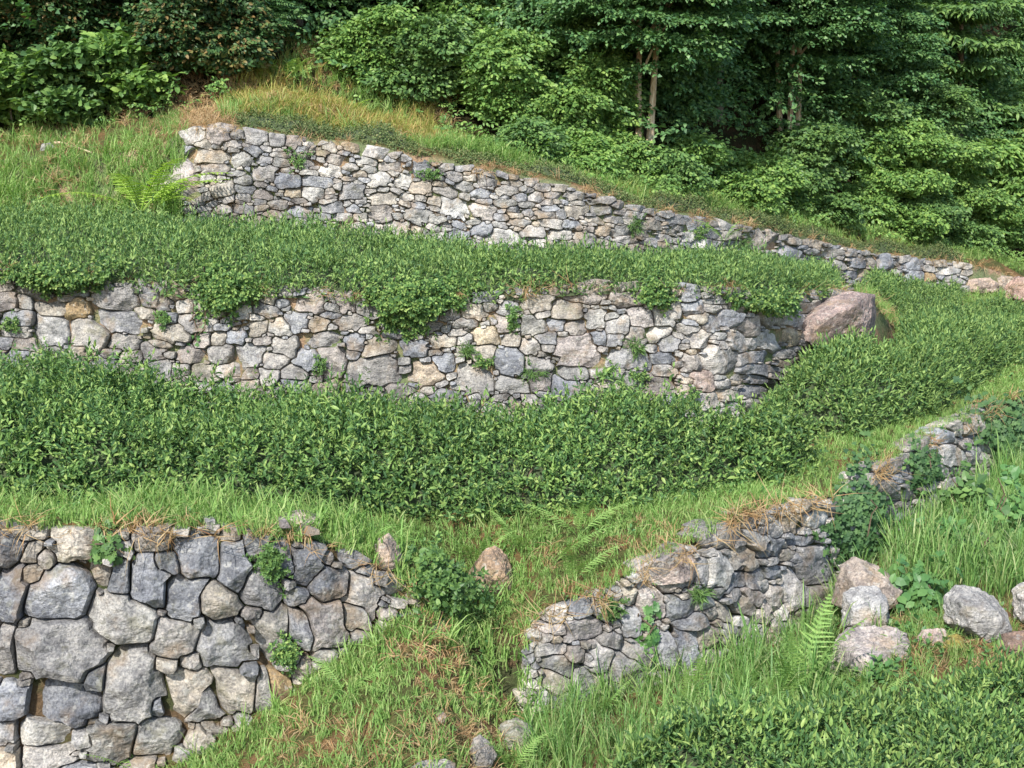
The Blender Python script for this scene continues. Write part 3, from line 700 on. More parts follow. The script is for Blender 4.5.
def tuft(nb, h, w=.006, spread=.5, seed=0, lie=0.0):
    """grass blades bending outward, growing along +z"""
    r = np.random.default_rng(seed); V = []; F = []; n = 0
    for k in range(nb):
        az = r.uniform(0, 2 * pi); hh = h * r.uniform(.5, 1.2); b = spread * r.uniform(.3, 1.3) + lie
        d = np.array([cos(az), sin(az), 0]); s = np.array([-sin(az + r.normal(0, .6)), cos(az), 0])
        o = np.array([r.normal(0, .02), r.normal(0, .02), -.01])
        p0 = o; p1 = o + d * hh * b * .22 + np.array([0, 0, hh * .5]); p2 = o + d * hh * b * .6 + np.array([0, 0, hh * (.88 - .25 * b)]); p3 = o + d * hh * b * 1.05 + np.array([0, 0, hh * (1.05 - .55 * b)])
        ww = w * r.uniform(.7, 1.3)
        V += [p0 - s * ww, p0 + s * ww, p1 - s * ww * .9, p1 + s * ww * .9, p2 - s * ww * .6, p2 + s * ww * .6, p3]
        F += [(n, n+1, n+3), (n, n+3, n+2), (n+2, n+3, n+5), (n+2, n+5, n+4), (n+4, n+5, n+6)]; n += 7
    return np.array(V), np.array(F)

LEAF_TEA = leaf6(.40, .14, .16)
TEA_NEAR = [shoot(7, leaf6(.36, .14, .2), .085, .12, -5, 60, s) for s in range(4)] + [shoot(6, leaf6(.30, .12, .14), .095, .20, 30, 75, s + 4) for s in range(3)] + [shoot(8, leaf6(.42, .14, .2), .06, .08, -10, 55, s + 7) for s in range(2)]
TEA_MID = [shoot(6, leaf6(.34, .12, .14), .068, .10, 10, 66, s + 10) for s in range(4)] + [shoot(5, leaf6(.26, .1, .1), .078, .15, 45, 78, s + 14) for s in range(3)]
TEA_FAR = [shoot(6, leaf2(.34, .12, .1), .066, .09, 15, 68, s + 20) for s in range(3)] + [shoot(5, leaf2(.24, .1, .1), .085, .14, 50, 80, s + 24) for s in range(4)]
TEA_LOW = [shoot(6, leaf2(.5, .1, .1), .042, .05, 10, 65, s + 30) for s in range(4)]

# ------------------------------------------------------------------ tea hedges
def resample(line_, n):
    a = np.asarray(line_, float); d = np.concatenate([[0], np.cumsum(np.linalg.norm(np.diff(a, axis=0), axis=1))])
    s = np.linspace(0, d[-1], n)
    return np.stack([np.interp(s, d, a[:, k]) for k in range(3)], -1)
def drop_to(u, v, z_top, z_ground):
    """ground point under a visible hedge top at pixel (u, v)"""
    a, b = ray(u, v); Y = z_top / b
    return np.array([a * Y, Y, CZ + z_ground])
def hedge(name, label, front, back_, h, temps, material, dens, lump=.8, lump_amp=.16, edge=.45, end=.5, lean=.35, wild=.0, seed=0, stems=(), core=.16, size=1.0, cat='tea hedge', group=None, nsub=44):
    n = 150
    Fp, Bp = resample(front, n), resample(back_, n)
    t = np.linspace(0, 1, nsub)[:, None]
    G = Fp[None] * (1 - t[..., None]) + Bp[None] * t[..., None]
    wid = np.linalg.norm(Bp - Fp, axis=1)[None]
    ln = np.concatenate([[0], np.cumsum(np.linalg.norm(np.diff((Fp + Bp) / 2, axis=0), axis=1))])[None]
    d = np.minimum(np.minimum(t * wid, (1 - t) * wid) / edge, np.minimum(ln, ln[0, -1] - ln) / end)
    d = np.clip(d, 0, 1)
    prof = (1 - (1 - d) ** 2.6) ** (1 / 2.2)
    hh = h(G) if callable(h) else h
    # keep the plan uneven
    q = G / lump
    H = hh * prof * (1 + lump_amp * 1.3 * vnoise(q * np.array([1, 1, 0]), 40 + seed)) + .05 * prof * vnoise(G * np.array([6, 6, 0]), 41 + seed)
    S = G.copy(); S[..., 2] += H
    out = nrm(Fp - Bp)[None] * (np.clip(1 - t * wid / edge, 0, 1) ** 2 * .10)[..., None] * (1 + vnoise(q * 2.3, 44)[..., None])
    S = S + out
    a, b, c, e = S[:-1, :-1], S[:-1, 1:], S[1:, 1:], S[1:, :-1]
    nv = np.cross(b - a, e - a); A = np.linalg.norm(nv, axis=-1); nv = nrm(nv)
    nv = np.where(nv[..., 2:] < 0, -nv, nv)
    w = A / A.sum(); N_ = int(A.sum() * dens)
    cidx = RNG.choice(w.size, N_, p=w.ravel()); r_, q_ = np.divmod(cidx, w.shape[1])
    x, y = RNG.random((N_, 1)), RNG.random((N_, 1))
    pos = (a[r_, q_] * (1 - x) + b[r_, q_] * x) * (1 - y) + (e[r_, q_] * (1 - x) + c[r_, q_] * x) * y
    nn = nv[r_, q_]
    depth = np.where(RNG.random(N_) < .62, RNG.uniform(.0, .07, N_), RNG.uniform(.05, .22, N_))
    depth = np.minimum(depth, .8 * (pos[:, 2] - G[r_, q_][:, 2] + .05))
    tall = wild * np.abs(RNG.normal(0, 1, N_)) * (RNG.random(N_) < .35)
    pos = pos - nn * (depth - tall)[:, None]
    dirn = nrm(nn * (1 - lean) + np.array([0, 0, 1.0]) * lean + RNG.normal(0, .28, (N_, 3)))
    R = frames(dirn, np.array([0.2, 0.1, 1.0]), RNG.uniform(0, 2 * pi, N_))
    g = Geo()
    scatter(g, temps, pos - dirn * .05, R, RNG.uniform(.65, 1.15, N_) * size * (1 + .18 * vnoise(pos * 2.2, 47)), 0)
    # dark inner hull standing in for twigs, inner shade put into its colour
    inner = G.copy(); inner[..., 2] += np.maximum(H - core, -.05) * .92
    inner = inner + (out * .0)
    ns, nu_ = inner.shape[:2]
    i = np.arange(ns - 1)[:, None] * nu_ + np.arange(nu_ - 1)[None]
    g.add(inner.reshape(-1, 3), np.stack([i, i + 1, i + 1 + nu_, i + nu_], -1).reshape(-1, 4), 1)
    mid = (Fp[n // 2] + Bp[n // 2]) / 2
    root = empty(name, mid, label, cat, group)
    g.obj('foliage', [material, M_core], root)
    for (u, v, z0, hgt, ln_) in stems:
        a_, b_ = ray(u, v); Y = z0 / b_
        p0 = np.array([a_ * Y, Y + .22, CZ + z0 - .05])
        gs = Geo(); k = np.linspace(0, 1, 6)[:, None]
        tube(gs, p0 + k * np.array([ln_, .12, hgt]) + .02 * vnoise(np.concatenate([k * 4, k * 0 + u, k], 1), 3)[:, None], np.linspace(.022, .012, 6), 6)
        gs.obj('stem', M_twig, root)
    return root
def gl(k, us, t=0.0, dz=0.0):
    p = on_strip(k, np.asarray(us, float), t); p[..., 2] += dz; return p
ZG = -2.78
# long front hedge of the wide terrace
fr_ = gl(3, np.arange(-260, 811, 10)); 
bk_ = np.concatenate([gl(4, np.arange(-260, 621, 20)) + np.array([0, -.25, 0]), [P(u, v_of_z(ZG, Y), Y) for u, Y in ((690, 12.5), (740, 12.6), (775, 12.7), (800, 12.75), (815, 12.75))]])
hedge('tea_hedge', 'long dark tea hedge with large glossy leaves in front of the middle wall', fr_, bk_, lambda G: .54 + .15 * np.clip(-G[..., 0] - 2.2, 0, 1.5) / 1.5,
      TEA_NEAR, M_tea, 640, .85, .19, .6, .6, .4, .10, 1, [(60, 500, -2.62, .35, .1), (225, 503, -2.66, .3, -.08), (520, 508, -2.83, .3, .1), (655, 500, -2.86, .28, -.1)], size=.84)
# right block behind it
fB = [P(u, v_of_z(ZG, Y), Y) for u, Y in ((672, 12.85), (715, 13.0), (760, 13.4), (795, 13.6))] + [drop_to(u, v, ZG, ZG) for u, v in ((815, 436), (845, 438), (870, 430), (893, 424), (925, 412), (950, 401), (968, 388), (990, 378), (1030, 361), (1090, 343), (1200, 312))]
bB = list(gl(4, [664, 700, 740, 770, 800, 830, 855, 878]) + np.array([0, -.25, 0])) + [drop_to(u, v, -2.2, ZG) for u, v in ((905, 315), (960, 305), (1024, 300), (1100, 292), (1200, 283))]
hedge('tea_hedge', 'broad lumpy tea bed beside the upper path, reaching back to the pinkish boulder', fB, bB, lambda G: np.interp(G[..., 0], [1.5, 3, 4.5, 7], [.56, .68, .68, .58]), TEA_MID, M_tea_far, 560, .85, .36, .42, .4, .5, .045, 2,
      [(842, 437, ZG, .3, .06), (884, 427, ZG, .3, -.05), (888, 426, ZG, .28, .1), (938, 407, ZG, .28, .05)], nsub=70)
# clipped hedge above the middle wall
uD = np.concatenate([np.arange(-260, 761, 10), np.array([780, 800, 815, 828, 834])])
fD = gl(5, uD, 0, -.06) + np.array([0, -.02, 0]); bD = gl(6, uD, 0, 0) + np.array([0, -.3, 0])
def hD(G): return np.interp(G[..., 0], [-8, -1, .5, 3, 8], [.30, .32, .33, .30, .28])
hedge('tea_hedge', 'clipped tea hedge growing along the top of the middle stone wall', fD, bD, hD, TEA_FAR, M_tea_far, 520, .75, .24, .4, .5, .6, .05, 3, nsub=60)
# little far hedge
uC = np.array([868, 880, 900, 930, 950, 960])
hedge('tea_hedge', 'short low tea hedge under the right end of the highest wall', gl(5, uC, .3), gl(5, uC, .85), .30, TEA_FAR, M_tea_far, 520, .6, .15, .3, .3, .5, .01, 4)
# low ground hugging strip above the highest wall
uE = np.concatenate([np.arange(232, 941, 12), np.array([955, 965])])
hedge('low_hedge', 'thin grey green low hedge along the top of the highest wall', gl(7, uE, .07), gl(7, uE, .30), .14, TEA_LOW, M_lowhedge, 1100, .5, .55, .25, .4, .4, .01, 5, core=.08, cat='hedge')
# foreground bed, lower right
def gF(u, v, zt): return drop_to(u, v, zt, -3.62)
fF = [gF(u, v, -3.1) for u, v in ((540, 800), (580, 850), (700, 900), (850, 940), (1024, 960), (1450, 990))]
bF = [gF(u, v, -3.1) for u, v in ((556, 782), (640, 735), (720, 702), (800, 682), (900, 660), (1450, 625))]
hedge('tea_hedge', 'tea bed seen from above in the lower right corner, with glossy upright leaves', fF, bF, .5, TEA_MID, M_tea, 820, .6, .24, .35, .35, .5, .04, 6, size=.86, nsub=60)

# ------------------------------------------------------------------ grass
GR = [tuft(10, .095, .0032, .75, s) for s in range(8)]
GR2 = [tuft(10, .22, .0036, .7, s + 9) for s in range(8)]
TALL = [tuft(9, .46, .0048, .55, s + 20) for s in range(8)]
DRY = [tuft(12, .17, .0035, .9, s + 40, .2) for s in range(6)]
def grass(name, label, specs, temps, material, tilt=.2, cat='grass', fwd=0.0):
    g = Geo()
    for (k, dens, wfun, s0, s1) in specs:
        u, t, n = sample_strip(k, -dens, wfun)
        if n == 0: continue
        p = on_strip(k, u, t)
        d = nrm(np.array([0, 0, 1.0]) + RNG.normal(0, tilt, (n, 3)))
        d = nrm(d + np.array([0, -fwd, 0]))
        scatter(g, temps, p, frames(d, np.array([0, 1.0, 0.1]), RNG.uniform(0, 2 * pi, n)), RNG.uniform(s0, s1, n) * (1 + .35 * vnoise(p * 1.6, 77)), 0)
    o = g.obj(name, material); tag(o, label, cat, kind='stuff'); return o
def patch(p, sc, lo, seed): return np.clip((vnoise(p * np.array([sc, sc, 0]), seed) + .5 * vnoise(p * np.array([sc * 3, sc * 3, 0]), seed + 1) - lo) * 3, 0, 1)
def band(x, a, b, s): return np.clip((x - a) / s, 0, 1) * np.clip((b - x) / s, 0, 1)
SPOTS = [(*hit(u, v)[:2], r) for u, v, r in ((440, 650, .26), (425, 668, .2), (475, 742, .38), (445, 755, .3), (412, 738, .16), (560, 562, .14), (655, 540, .2), (528, 640, .25), (545, 600, .2), (505, 690, .24), (300, 735, .2), (880, 462, .2), (620, 548, .15))]
def spots(p):
    s = 0
    for x, y, r in SPOTS: s = np.maximum(s, np.exp(-(((p[..., 0] - x) / r) ** 2 + ((p[..., 1] - y) / (r * 1.5)) ** 2) ** 1.5))
    return s
vis = lambda u: band(u, -330, 1360, 30)
barepatch = lambda p: np.clip(1 - .85 * patch(p, 1.1, .38, 60) - .7 * spots(p), 0, 1)
grass('grass', 'short bright meadow grass on the path, the ramp and the terrace edges', [
    (0, 400, lambda u, t, p: vis(u) * band(u, 120, 560, 40) * band(t, .45, 1.1, .1) * barepatch(p), .7, 1.3),
    (1, 300, lambda u, t, p: band(u, 395, 540, 20) * barepatch(p), .7, 1.3),
    (2, 420, lambda u, t, p: vis(u) * (.35 + .65 * barepatch(p)), .5, 1.05),
    (3, 200, lambda u, t, p: vis(u) * band(t, -.1, .25, .1), .6, 1.2)], GR, M_grass)
grass('grass', 'longer grass tufts leaning over the wall tops, the ramp and the upper left bank', [
    (0, 60, lambda u, t, p: band(u, 150, 560, 40) * band(t, .45, 1.1, .1) * patch(p, .9, .0, 61), .6, 1.2),
    (1, 70, lambda u, t, p: band(u, 380, 540, 20) * patch(p, .9, -.1, 61), .6, 1.2),
    (2, 110, lambda u, t, p: band(u, -330, 520, 60) * (.25 + patch(p, 1.2, -.1, 62)), .6, 1.3),
    (5, 130, lambda u, t, p: band(u, 856, 1360, 10), .5, 1.0),
    (0, 150, lambda u, t, p: band(u, 815, 1360, 15) * band(p[..., 1], 8.8, 11.2, .3), .3, .75),
    (2, 25, lambda u, t, p: band(u, 480, 1000, 40) * patch(p, 1.2, .1, 63), .4, .9),
    (6, 260, lambda u, t, p: band(u, -330, 188, 12), .6, 1.3),
    (5, 120, lambda u, t, p: band(u, -330, 190, 12) * band(t, .8, 1.2, .05), .6, 1.2),
    (7, 110, lambda u, t, p: band(u, -330, 190, 12) * (.3 + patch(p, 1.2, 0, 64)), .5, 1.1)], GR2, M_grass, .25)
sunny = lambda p: np.clip(.5 + 1.6 * vnoise(p * np.array([1.1, 1.1, 0]), 90), 0, 1)
for lab_, m_, q_ in (('yellowish sunburnt grass on the slope above the highest wall', M_slope, lambda u, p: sunny(p) * (.15 + .85 * band(u, 200, 470, 40))), ('fresh green grass between the yellowish patches above the highest wall', M_grass, lambda u, p: 1 - sunny(p) * (.15 + .85 * band(u, 200, 470, 40)))):
    grass('grass', lab_, [
        (7, 260, lambda u, t, p: band(u, 215, 640, 25) * band(t, .2, 1.1, .1) * q_(u, p), .7, 1.3),
        (7, 170, lambda u, t, p: band(u, 600, 1040, 25) * band(t, .3, 1.1, .1) * q_(u, p), .5, 1.0),
        (8, 180, lambda u, t, p: band(u, 225, 460, 25) * band(t, -.1, .25, .1) * q_(u, p), .7, 1.3)], GR2, m_, .3)
def tallmask(u, t, p):
    a = np.interp(u, [520, 560, 640, 700, 760, 850, 1000, 1150], [.45, .5, .45, .42, .5, .60, .55, .55])
    return band(u, 505, 1360, 25) * np.clip((t - a) / .05, 0, 1) * (1 - .9 * band(u, 826, 905, 8) * (p[..., 1] < 10.9))
grass('tall_grass', 'tall unmown grass in front of the stepped wall at lower right', [
    (0, 150, lambda u, t, p: tallmask(u, t, p) * band(u, 500, 880, 30), .45, .95),
    (0, 130, lambda u, t, p: tallmask(u, t, p) * band(u, 880, 1360, 20) * np.clip((p[..., 1] - 10.9) / .4, 0, 1) * (1 - .8 * np.clip((t - .93) / .04, 0, 1)), .7, 1.25),
    (1, 120, lambda u, t, p: band(u, 868, 1360, 12) * band(t, -.2, .5, .2) * (1 - .97 * band(u, 868, 1000, 6)), .4, .8),
    (0, 60, lambda u, t, p: tallmask(u, t, p) * band(u, 860, 1360, 30), .25, .5)], TALL, M_tall, .18)
edge_ = lambda t, w: np.clip((w - t) / w, 0, 1)
grass('dry_grass', 'straw coloured dry grass and roots along the wall tops and in bare spots', [
    (2, 120, lambda u, t, p: vis(u) * edge_(t, .09) * (.1 + patch(p, 2.2, 0, 65)), .5, 1.1),
    (2, 80, lambda u, t, p: vis(u) * (.5 * patch(p, 1.1, .4, 60) + spots(p)), .4, .9),
    (0, 120, lambda u, t, p: band(u, 250, 560, 40) * band(t, .5, 1.1, .1) * (.7 * patch(p, 1.1, .35, 60) + spots(p)), .4, .9),
    (1, 60, lambda u, t, p: band(u, 390, 545, 15) * patch(p, 1.1, .2, 60), .5, 1.0),
    (5, 170, lambda u, t, p: vis(u) * edge_(t, .03) * patch(p, 1.8, -.1, 66), .5, 1.0),
    (5, 60, lambda u, t, p: band(u, 860, 1100, 10) * patch(p, 1.8, -.1, 66), .5, 1.0),
    (0, 130, lambda u, t, p: band(u, 895, 1100, 20) * band(p[..., 1], 9.2, 11.2, .3) * (.3 + patch(p, 1.8, -.1, 66)), .3, .7),
    (7, 170, lambda u, t, p: band(u, 170, 1040, 20) * edge_(t, .07) * (.2 + patch(p, 1.8, .0, 67)), .5, 1.0),
    (7, 220, lambda u, t, p: band(u, 215, 480, 40) * band(t, .4, 1.2, .1) * patch(p, .8, -.3, 68), .6, 1.2),
    (8, 200, lambda u, t, p: band(u, 225, 460, 20) * band(t, -.1, .25, .05) * patch(p, .8, -.4, 68), .6, 1.2),
    (8, 160, lambda u, t, p: band(u, 100, 260, 12) * band(t, -.1, .25, .05), .5, 1.0),
    (7, 150, lambda u, t, p: band(u, 175, 240, 8), .5, 1.0),
    (7, 60, lambda u, t, p: band(u, -330, 200, 12) * patch(p, 1.2, .0, 64), .5, 1.1),
    (6, 60, lambda u, t, p: band(u, -330, 188, 12) * patch(p, 1.2, .2, 69), .6, 1.1)], DRY, M_dry, .5, fwd=.35)

# roots and dead blades hanging over the upper stones
g = Geo()
for k, spans, dens, s0, s1 in ((2, ((-260, 425), (530, 830), (870, 1000)), 46, .5, 1.25), (5, ((-260, 860),), 30, .4, .9), (7, ((185, 960),), 24, .4, .8)):
    for ua, ub in spans:
        n = int((ub - ua) / 130 * dens * (1.0 if k == 2 else .7)); u = RNG.uniform(ua, ub, n)
        p = on_strip(k, u, 0.0); keep = RNG.random(n) < .12 + .8 * patch(p, 3.1, .0, 95)
        p = p[keep] + np.stack([0 * u, RNG.uniform(-.14, .04, n), RNG.uniform(-.05, .03, n)], -1)[keep]; n = len(p)
        d = nrm(np.array([0, -.9, .1]) + RNG.normal(0, .4, (n, 3)))
        scatter(g, [tuft(9, .17, .0028, 1.2, s + 50, .3) for s in range(5)], p, frames(d, np.array([0, .1, 1.0]), RNG.uniform(0, 2 * pi, n)), RNG.uniform(s0, s1, n))
tag(g.obj('hanging_roots', M_dry), 'dry roots and dead grass hanging over the top stones of the walls', 'dry grass', kind='stuff')
HERB = [shoot(7, leaf6(.6, .1, .1, .5), .045, .05, -5, 50, s + 70) for s in range(5)]
grass('meadow_herbs', 'small broad leaved herbs mixed into the short path grass', [
    (0, 26, lambda u, t, p: band(u, 150, 560, 40) * band(t, .45, 1.1, .1) * (.1 + patch(p, 1.4, .1, 80)), .6, 1.4),
    (1, 26, lambda u, t, p: band(u, 395, 540, 20) * (.1 + patch(p, 1.4, .1, 80)), .6, 1.4),
    (2, 22, lambda u, t, p: vis(u) * (.1 + patch(p, 1.4, .1, 80)), .6, 1.3),
    (0, 55, lambda u, t, p: band(u, 815, 1360, 20) * band(p[..., 1], 8.8, 11.6, .3), .8, 1.7),
    (1, 14, lambda u, t, p: band(u, 865, 1360, 20), .8, 1.7)], HERB, M_ivy_b, .3, 'herbs')
# ------------------------------------------------------------------ ferns
def frond_geo(base, dir_, L, w, arch, material_geo, seed):
    """one arched fern frond: a midrib with toothed leaflets that shorten to the tip"""
    r = np.random.default_rng(seed)
    d = nrm(np.asarray(dir_, float)); side = nrm(np.cross(d, [0, 0, 1.0]) + 1e-6); g = material_geo
    n = 22; s = np.linspace(0, 1, n + 1)
    hor = nrm(np.array([d[0], d[1], 0])); 
    side0 = side; pts = base + np.outer(s ** 2, side0 * L * r.normal(0, .12)) + np.outer(s, d * L) - np.outer(s ** 2.2, np.array([0, 0, 1.0]) * L * arch) + np.outer(s ** 2, hor * L * arch * .4)
    tube(g, pts, np.linspace(.006, .0015, n + 1) * max(L, .4), 4)
    tg = nrm(np.gradient(pts, axis=0)); up = np.cross(side, tg); up = nrm(up)
    for k in range(3, n + 1):
        h = s[k]; pl = w * L * (1.02 - h) ** .75 * (min(1, (h - .08) * 4.5)) * r.uniform(.72, 1.12)
        if pl < .004: continue
        for sd in (-1, 1):
            ax = nrm(side * sd + tg[k] * (.45 + r.normal(0, .08)) - up[k] * (.12 + r.normal(0, .12))); m = 7
            for q in range(m):
                f0, f1 = q / m, (q + 1.05) / m
                ww = .019 * L * (1.05 - f0) ** .7
                a = pts[k] + ax * pl * f0 - up[k] * .12 * pl * f0 ** 2; b = pts[k] + ax * pl * f1 - up[k] * .12 * pl * f1 ** 2
                g.add([a - tg[k] * ww * .35, a + tg[k] * ww, b + tg[k] * ww * .25, b - tg[k] * ww * .55], np.array([[0, 1, 2, 3]]))
def fern(u, v, Y, L, n, label, material=None, el=58, spread=360, az0=0, w=.24, arch=.35, seed=0, group='ferns on the terraces'):
    r = np.random.default_rng(seed + 100)
    p = hit(u, v) if Y < 14 else P(u, v, Y); root = empty('fern', p, label, 'fern', group)
    for k in range(n):
        az = radians(az0 + spread * (k + .5) / n - (spread / 2 if spread < 360 else 0) + r.normal(0, 12)); e = radians(el + r.normal(0, 9))
        d = np.array([cos(az) * cos(e), sin(az) * cos(e), sin(e)])
        g = Geo(); frond_geo(p + d * .02 - np.array([0, 0, .02]), d, L * r.uniform(.75, 1.1), w, arch, g, seed * 31 + k)
        g.obj('frond', material or M_fern, root)
    return root
# az: 0 = right, 90 = away, 180 = left, 270 = towards the camera
fern(140, 212, 15.9, 1.15, 8, 'big yellow green fern at the left end of the highest wall', M_fern_yel, 52, 300, 0, .22, .4, 1)
fern(160, 203, 16.0, .8, 5, 'yellowish fern bending against the slanted end stone of the highest wall', M_fern_yel, 30, 200, 10, .2, .35, 2)
fern(790, 705, 9.4, 1.0, 4, 'large pale fern in front of the boulder pile at lower right', M_fern, 72, 200, 320, .24, .22, 3)
fern(775, 720, 8.9, .58, 4, 'pale fern at the edge of the lower right tea bed, between two larger ferns', M_fern, 72, 160, 290, .26, .22, 4)
fern(692, 722, 9.1, .68, 4, 'pale upright fern in tall grass at the foot of the stepped wall', M_fern, 78, 200, 265, .26, .2, 5)
fern(520, 552, 10.4, .62, 4, 'light fern beside the ochre brown boulder', M_fern, 62, 260, 230, .24, .3, 6)
fern(578, 535, 10.8, .6, 5, 'light fern growing against the foot of the long tea hedge', M_fern, 62, 300, 270, .24, .3, 7)
fern(556, 560, 10.3, .66, 3, 'fern with one long frond lying over the path grass', M_fern, 50, 160, 330, .24, .3, 8)
fern(572, 582, 10.0, .6, 3, 'small fern in the grass just above the stepped wall', M_fern, 52, 180, 320, .26, .3, 9)
fern(474, 566, 10.1, .6, 4, 'fern between the bushy clump and the ochre brown boulder', M_fern, 64, 240, 290, .24, .3, 10)
fern(296, 533, 9.45, .40, 4, 'light fern on top of the big boulder wall', M_fern, 58, 260, 90, .26, .35, 11)
fern(345, 694, 8.9, .42, 4, 'small fern in the grass at the right foot of the big boulder wall', M_fern, 48, 280, 0, .26, .35, 12)
fern(142, 775, 8.5, .65, 3, 'fern with a long stiff frond leaning left against the big boulder wall', M_fern, 42, 70, 165, .18, .2, 13)
fern(512, 775, 8.1, .5, 5, 'pale fern at the bottom edge beside the mossy grey rock', M_fern, 60, 300, 270, .28, .35, 14)
fern(655, 725, 8.8, .48, 3, 'low fern half hidden in tall grass left of the upright fern', M_fern, 68, 240, 270, .26, .3, 15)
fern(724, 240, 17.9, .5, 4, 'bright green fern in front of the highest wall, beside its biggest buff slab', M_fern, 55, 260, 270, .24, .35, 16)
fern(285, 84, 18.9, .9, 6, 'tall pale fern on the sunny slope under the feathery tree', M_fern, 55, 320, 0, .22, .4, 17)
fern(345, 116, 18.6, .6, 5, 'yellowish fern on the sunny slope, right of the tall pale fern', M_fern_yel, 50, 320, 0, .22, .4, 18)
fern(240, 112, 17.6, .55, 4, 'dark green fern at the top of the highest wall near its left end', M_bush, 50, 320, 0, .22, .4, 19)

fern(742, 708, 9.0, .5, 4, 'pale fern in tall grass midway between the upright fern and the boulder pile', M_fern, 66, 220, 280, .26, .28, 20)
fern(868, 705, 9.0, .4, 4, 'small pale fern in front of the lowest block of the boulder pile', M_fern, 60, 240, 270, .26, .3, 21)
fern(600, 716, 8.9, .42, 4, 'low fern in the tall grass below the broken end of the stepped wall', M_fern, 62, 240, 270, .26, .3, 22)
# ------------------------------------------------------------------ ivy, creepers and small plants on the walls
IVY = [put(lobed(), np.eye(3), .085 * s, (0, 0, 0)) for s in (.8, 1.0, 1.2)]
BRAM = [spray(5, leaf6(.62, .08, .15, .5), .095, .12, 75, .2, s) for s in range(5)]
SMALL = [shoot(8, leaf6(.5, .1, .1), .045, .06, 0, 60, s + 60) for s in range(4)]
def clump(name, cat, label, k, u, v, w, h, temps, material, n, thick=.16, lean=.25, group=None, scale=(.7, 1.2), droop=0.0, on=None, stems=True, seed=0):
    """leaves in a domed patch that clings to wall strip k (or stands at point on)"""
    r = np.random.default_rng(seed + 500)
    rr = np.sqrt(r.random(n)) * (1 + .25 * r.normal(0, 1, n)); th = r.uniform(0, 2 * pi, n)
    rr *= 1 + .3 * np.sin(3 * th + seed) + .15 * np.sin(7 * th + 2 * seed)
    du, dv = rr * np.cos(th) * w / 2, rr * np.sin(th) * h / 2
    if on is None:
        base = wall_point(k, u + du, v + dv); c = wall_point(k, u, v)
    else:
        c = P(u, v, on); mu = on / FPX; base = c + np.stack([du * mu, r.normal(0, w * mu * .22, n), -dv * mu], -1)
    dome = np.sqrt(np.clip(1.15 - rr ** 2, .02, 1))
    base = base + np.stack([0 * dome, -dome * thick * r.uniform(.25, 1.0, n), -.02 * dome], -1)
    nd = nrm(np.stack([np.cos(th) * rr * .7, -np.ones(n), -np.sin(th) * rr * .5 + lean], -1) + r.normal(0, .3, (n, 3)))
    R = frames(nd, np.array([0, 0, -1.0]), r.normal(pi if droop == 0 else 0, .8, n))
    root = empty(name, c, label, cat, group); g = Geo()
    scatter(g, temps, base, R, r.uniform(*scale, n), 0, r.integers(0, len(temps), n))
    g.obj('foliage', material, root)
    if stems:
        gs = Geo()
        for q in range(3):
            a = c + np.array([(q - 2) * w * c[1] / FPX * .16, -.02, -h * c[1] / FPX * .5]); b = a + np.array([r.normal(0, .08), -thick * .3, h * c[1] / FPX * r.uniform(.7, 1.0)])
            s = np.linspace(0, 1, 7)[:, None]
            tube(gs, a * (1 - s) + b * s + .03 * r.normal(0, 1, (7, 3)), .006, 5)
            gs.obj('stem', M_twig, root); gs = Geo()
    return root
clump('ivy_clump', 'ivy', 'large dark ivy clump hanging over the stepped wall above the boulder pile', 1, 860, 520, 62, 84, IVY, M_ivy, 1100, .12, scale=(.4, .8))
clump('ivy_clump', 'ivy', 'small blue green ivy patch between the two upper faces of the stepped wall', 1, 924, 466, 34, 42, IVY, M_ivy, 380, .10, seed=2, scale=(.4, .8))
clump('ivy_clump', 'ivy', 'wide dark ivy mass over the top end of the stepped wall at the right edge', 1, 1018, 434, 76, 72, IVY, M_ivy, 1000, .2, seed=3, scale=(.5, .9))
clump('bramble', 'bramble', 'fresh bright green leafy clump beside the pile of boulders', 1, 915, 604, 62, 62, BRAM, M_ivy_b, 120, .2, on=10.9, lean=.6, seed=4)
clump('ivy_creeper', 'ivy', 'thin ivy trail climbing between slabs at the low end of the stepped wall', 1, 650, 636, 22, 70, IVY, M_ivy_b, 95, .06, scale=(.45, .8), seed=5)
clump('wall_plant', 'plant', 'small rounded leafy plant rooted near the top of the big boulder wall', 1, 106, 546, 36, 34, IVY, M_bush, 80, .1, seed=6, scale=(.4, .8))
clump('bush', 'bush', 'dark leafy clump at the right end of the big boulder wall', 1, 440, 580, 62, 48, SMALL, M_bush, 330, .16, on=9.9, lean=.5, seed=7, scale=(.9, 1.5))
clump('trailing_shrub', 'shrub', 'green shrub trailing over the middle wall near its left third', 4, 229, 288, 54, 46, SMALL, M_tea, 330, .25, scale=(.8, 1.3), seed=8)
clump('trailing_shrub', 'shrub', 'largest dark shrub trailing down the centre of the middle wall', 4, 412, 298, 92, 46, SMALL, M_tea, 620, .28, scale=(.8, 1.3), seed=9)
clump('trailing_shrub', 'shrub', 'dark shrub hanging at the top left end of the middle wall', 4, 62, 274, 110, 26, SMALL, M_tea, 420, .25, scale=(.8, 1.3), seed=10)
clump('trailing_shrub', 'shrub', 'leafy shrub trailing over the middle wall just left of the pinkish boulder', 4, 768, 300, 60, 22, SMALL, M_tea, 260, .25, scale=(.8, 1.3), seed=11)
clump('trailing_shrub', 'shrub', 'small shrub hanging over the middle wall right of its big rounded top stone', 4, 655, 292, 30, 26, SMALL, M_tea, 130, .18, scale=(.8, 1.2), seed=12)
clump('ivy_creeper', 'ivy', 'thin glossy creeper running straight down the left part of the middle wall', 4, 198, 322, 16, 60, IVY, M_ivy_b, 40, .04, scale=(.4, .7), seed=13)
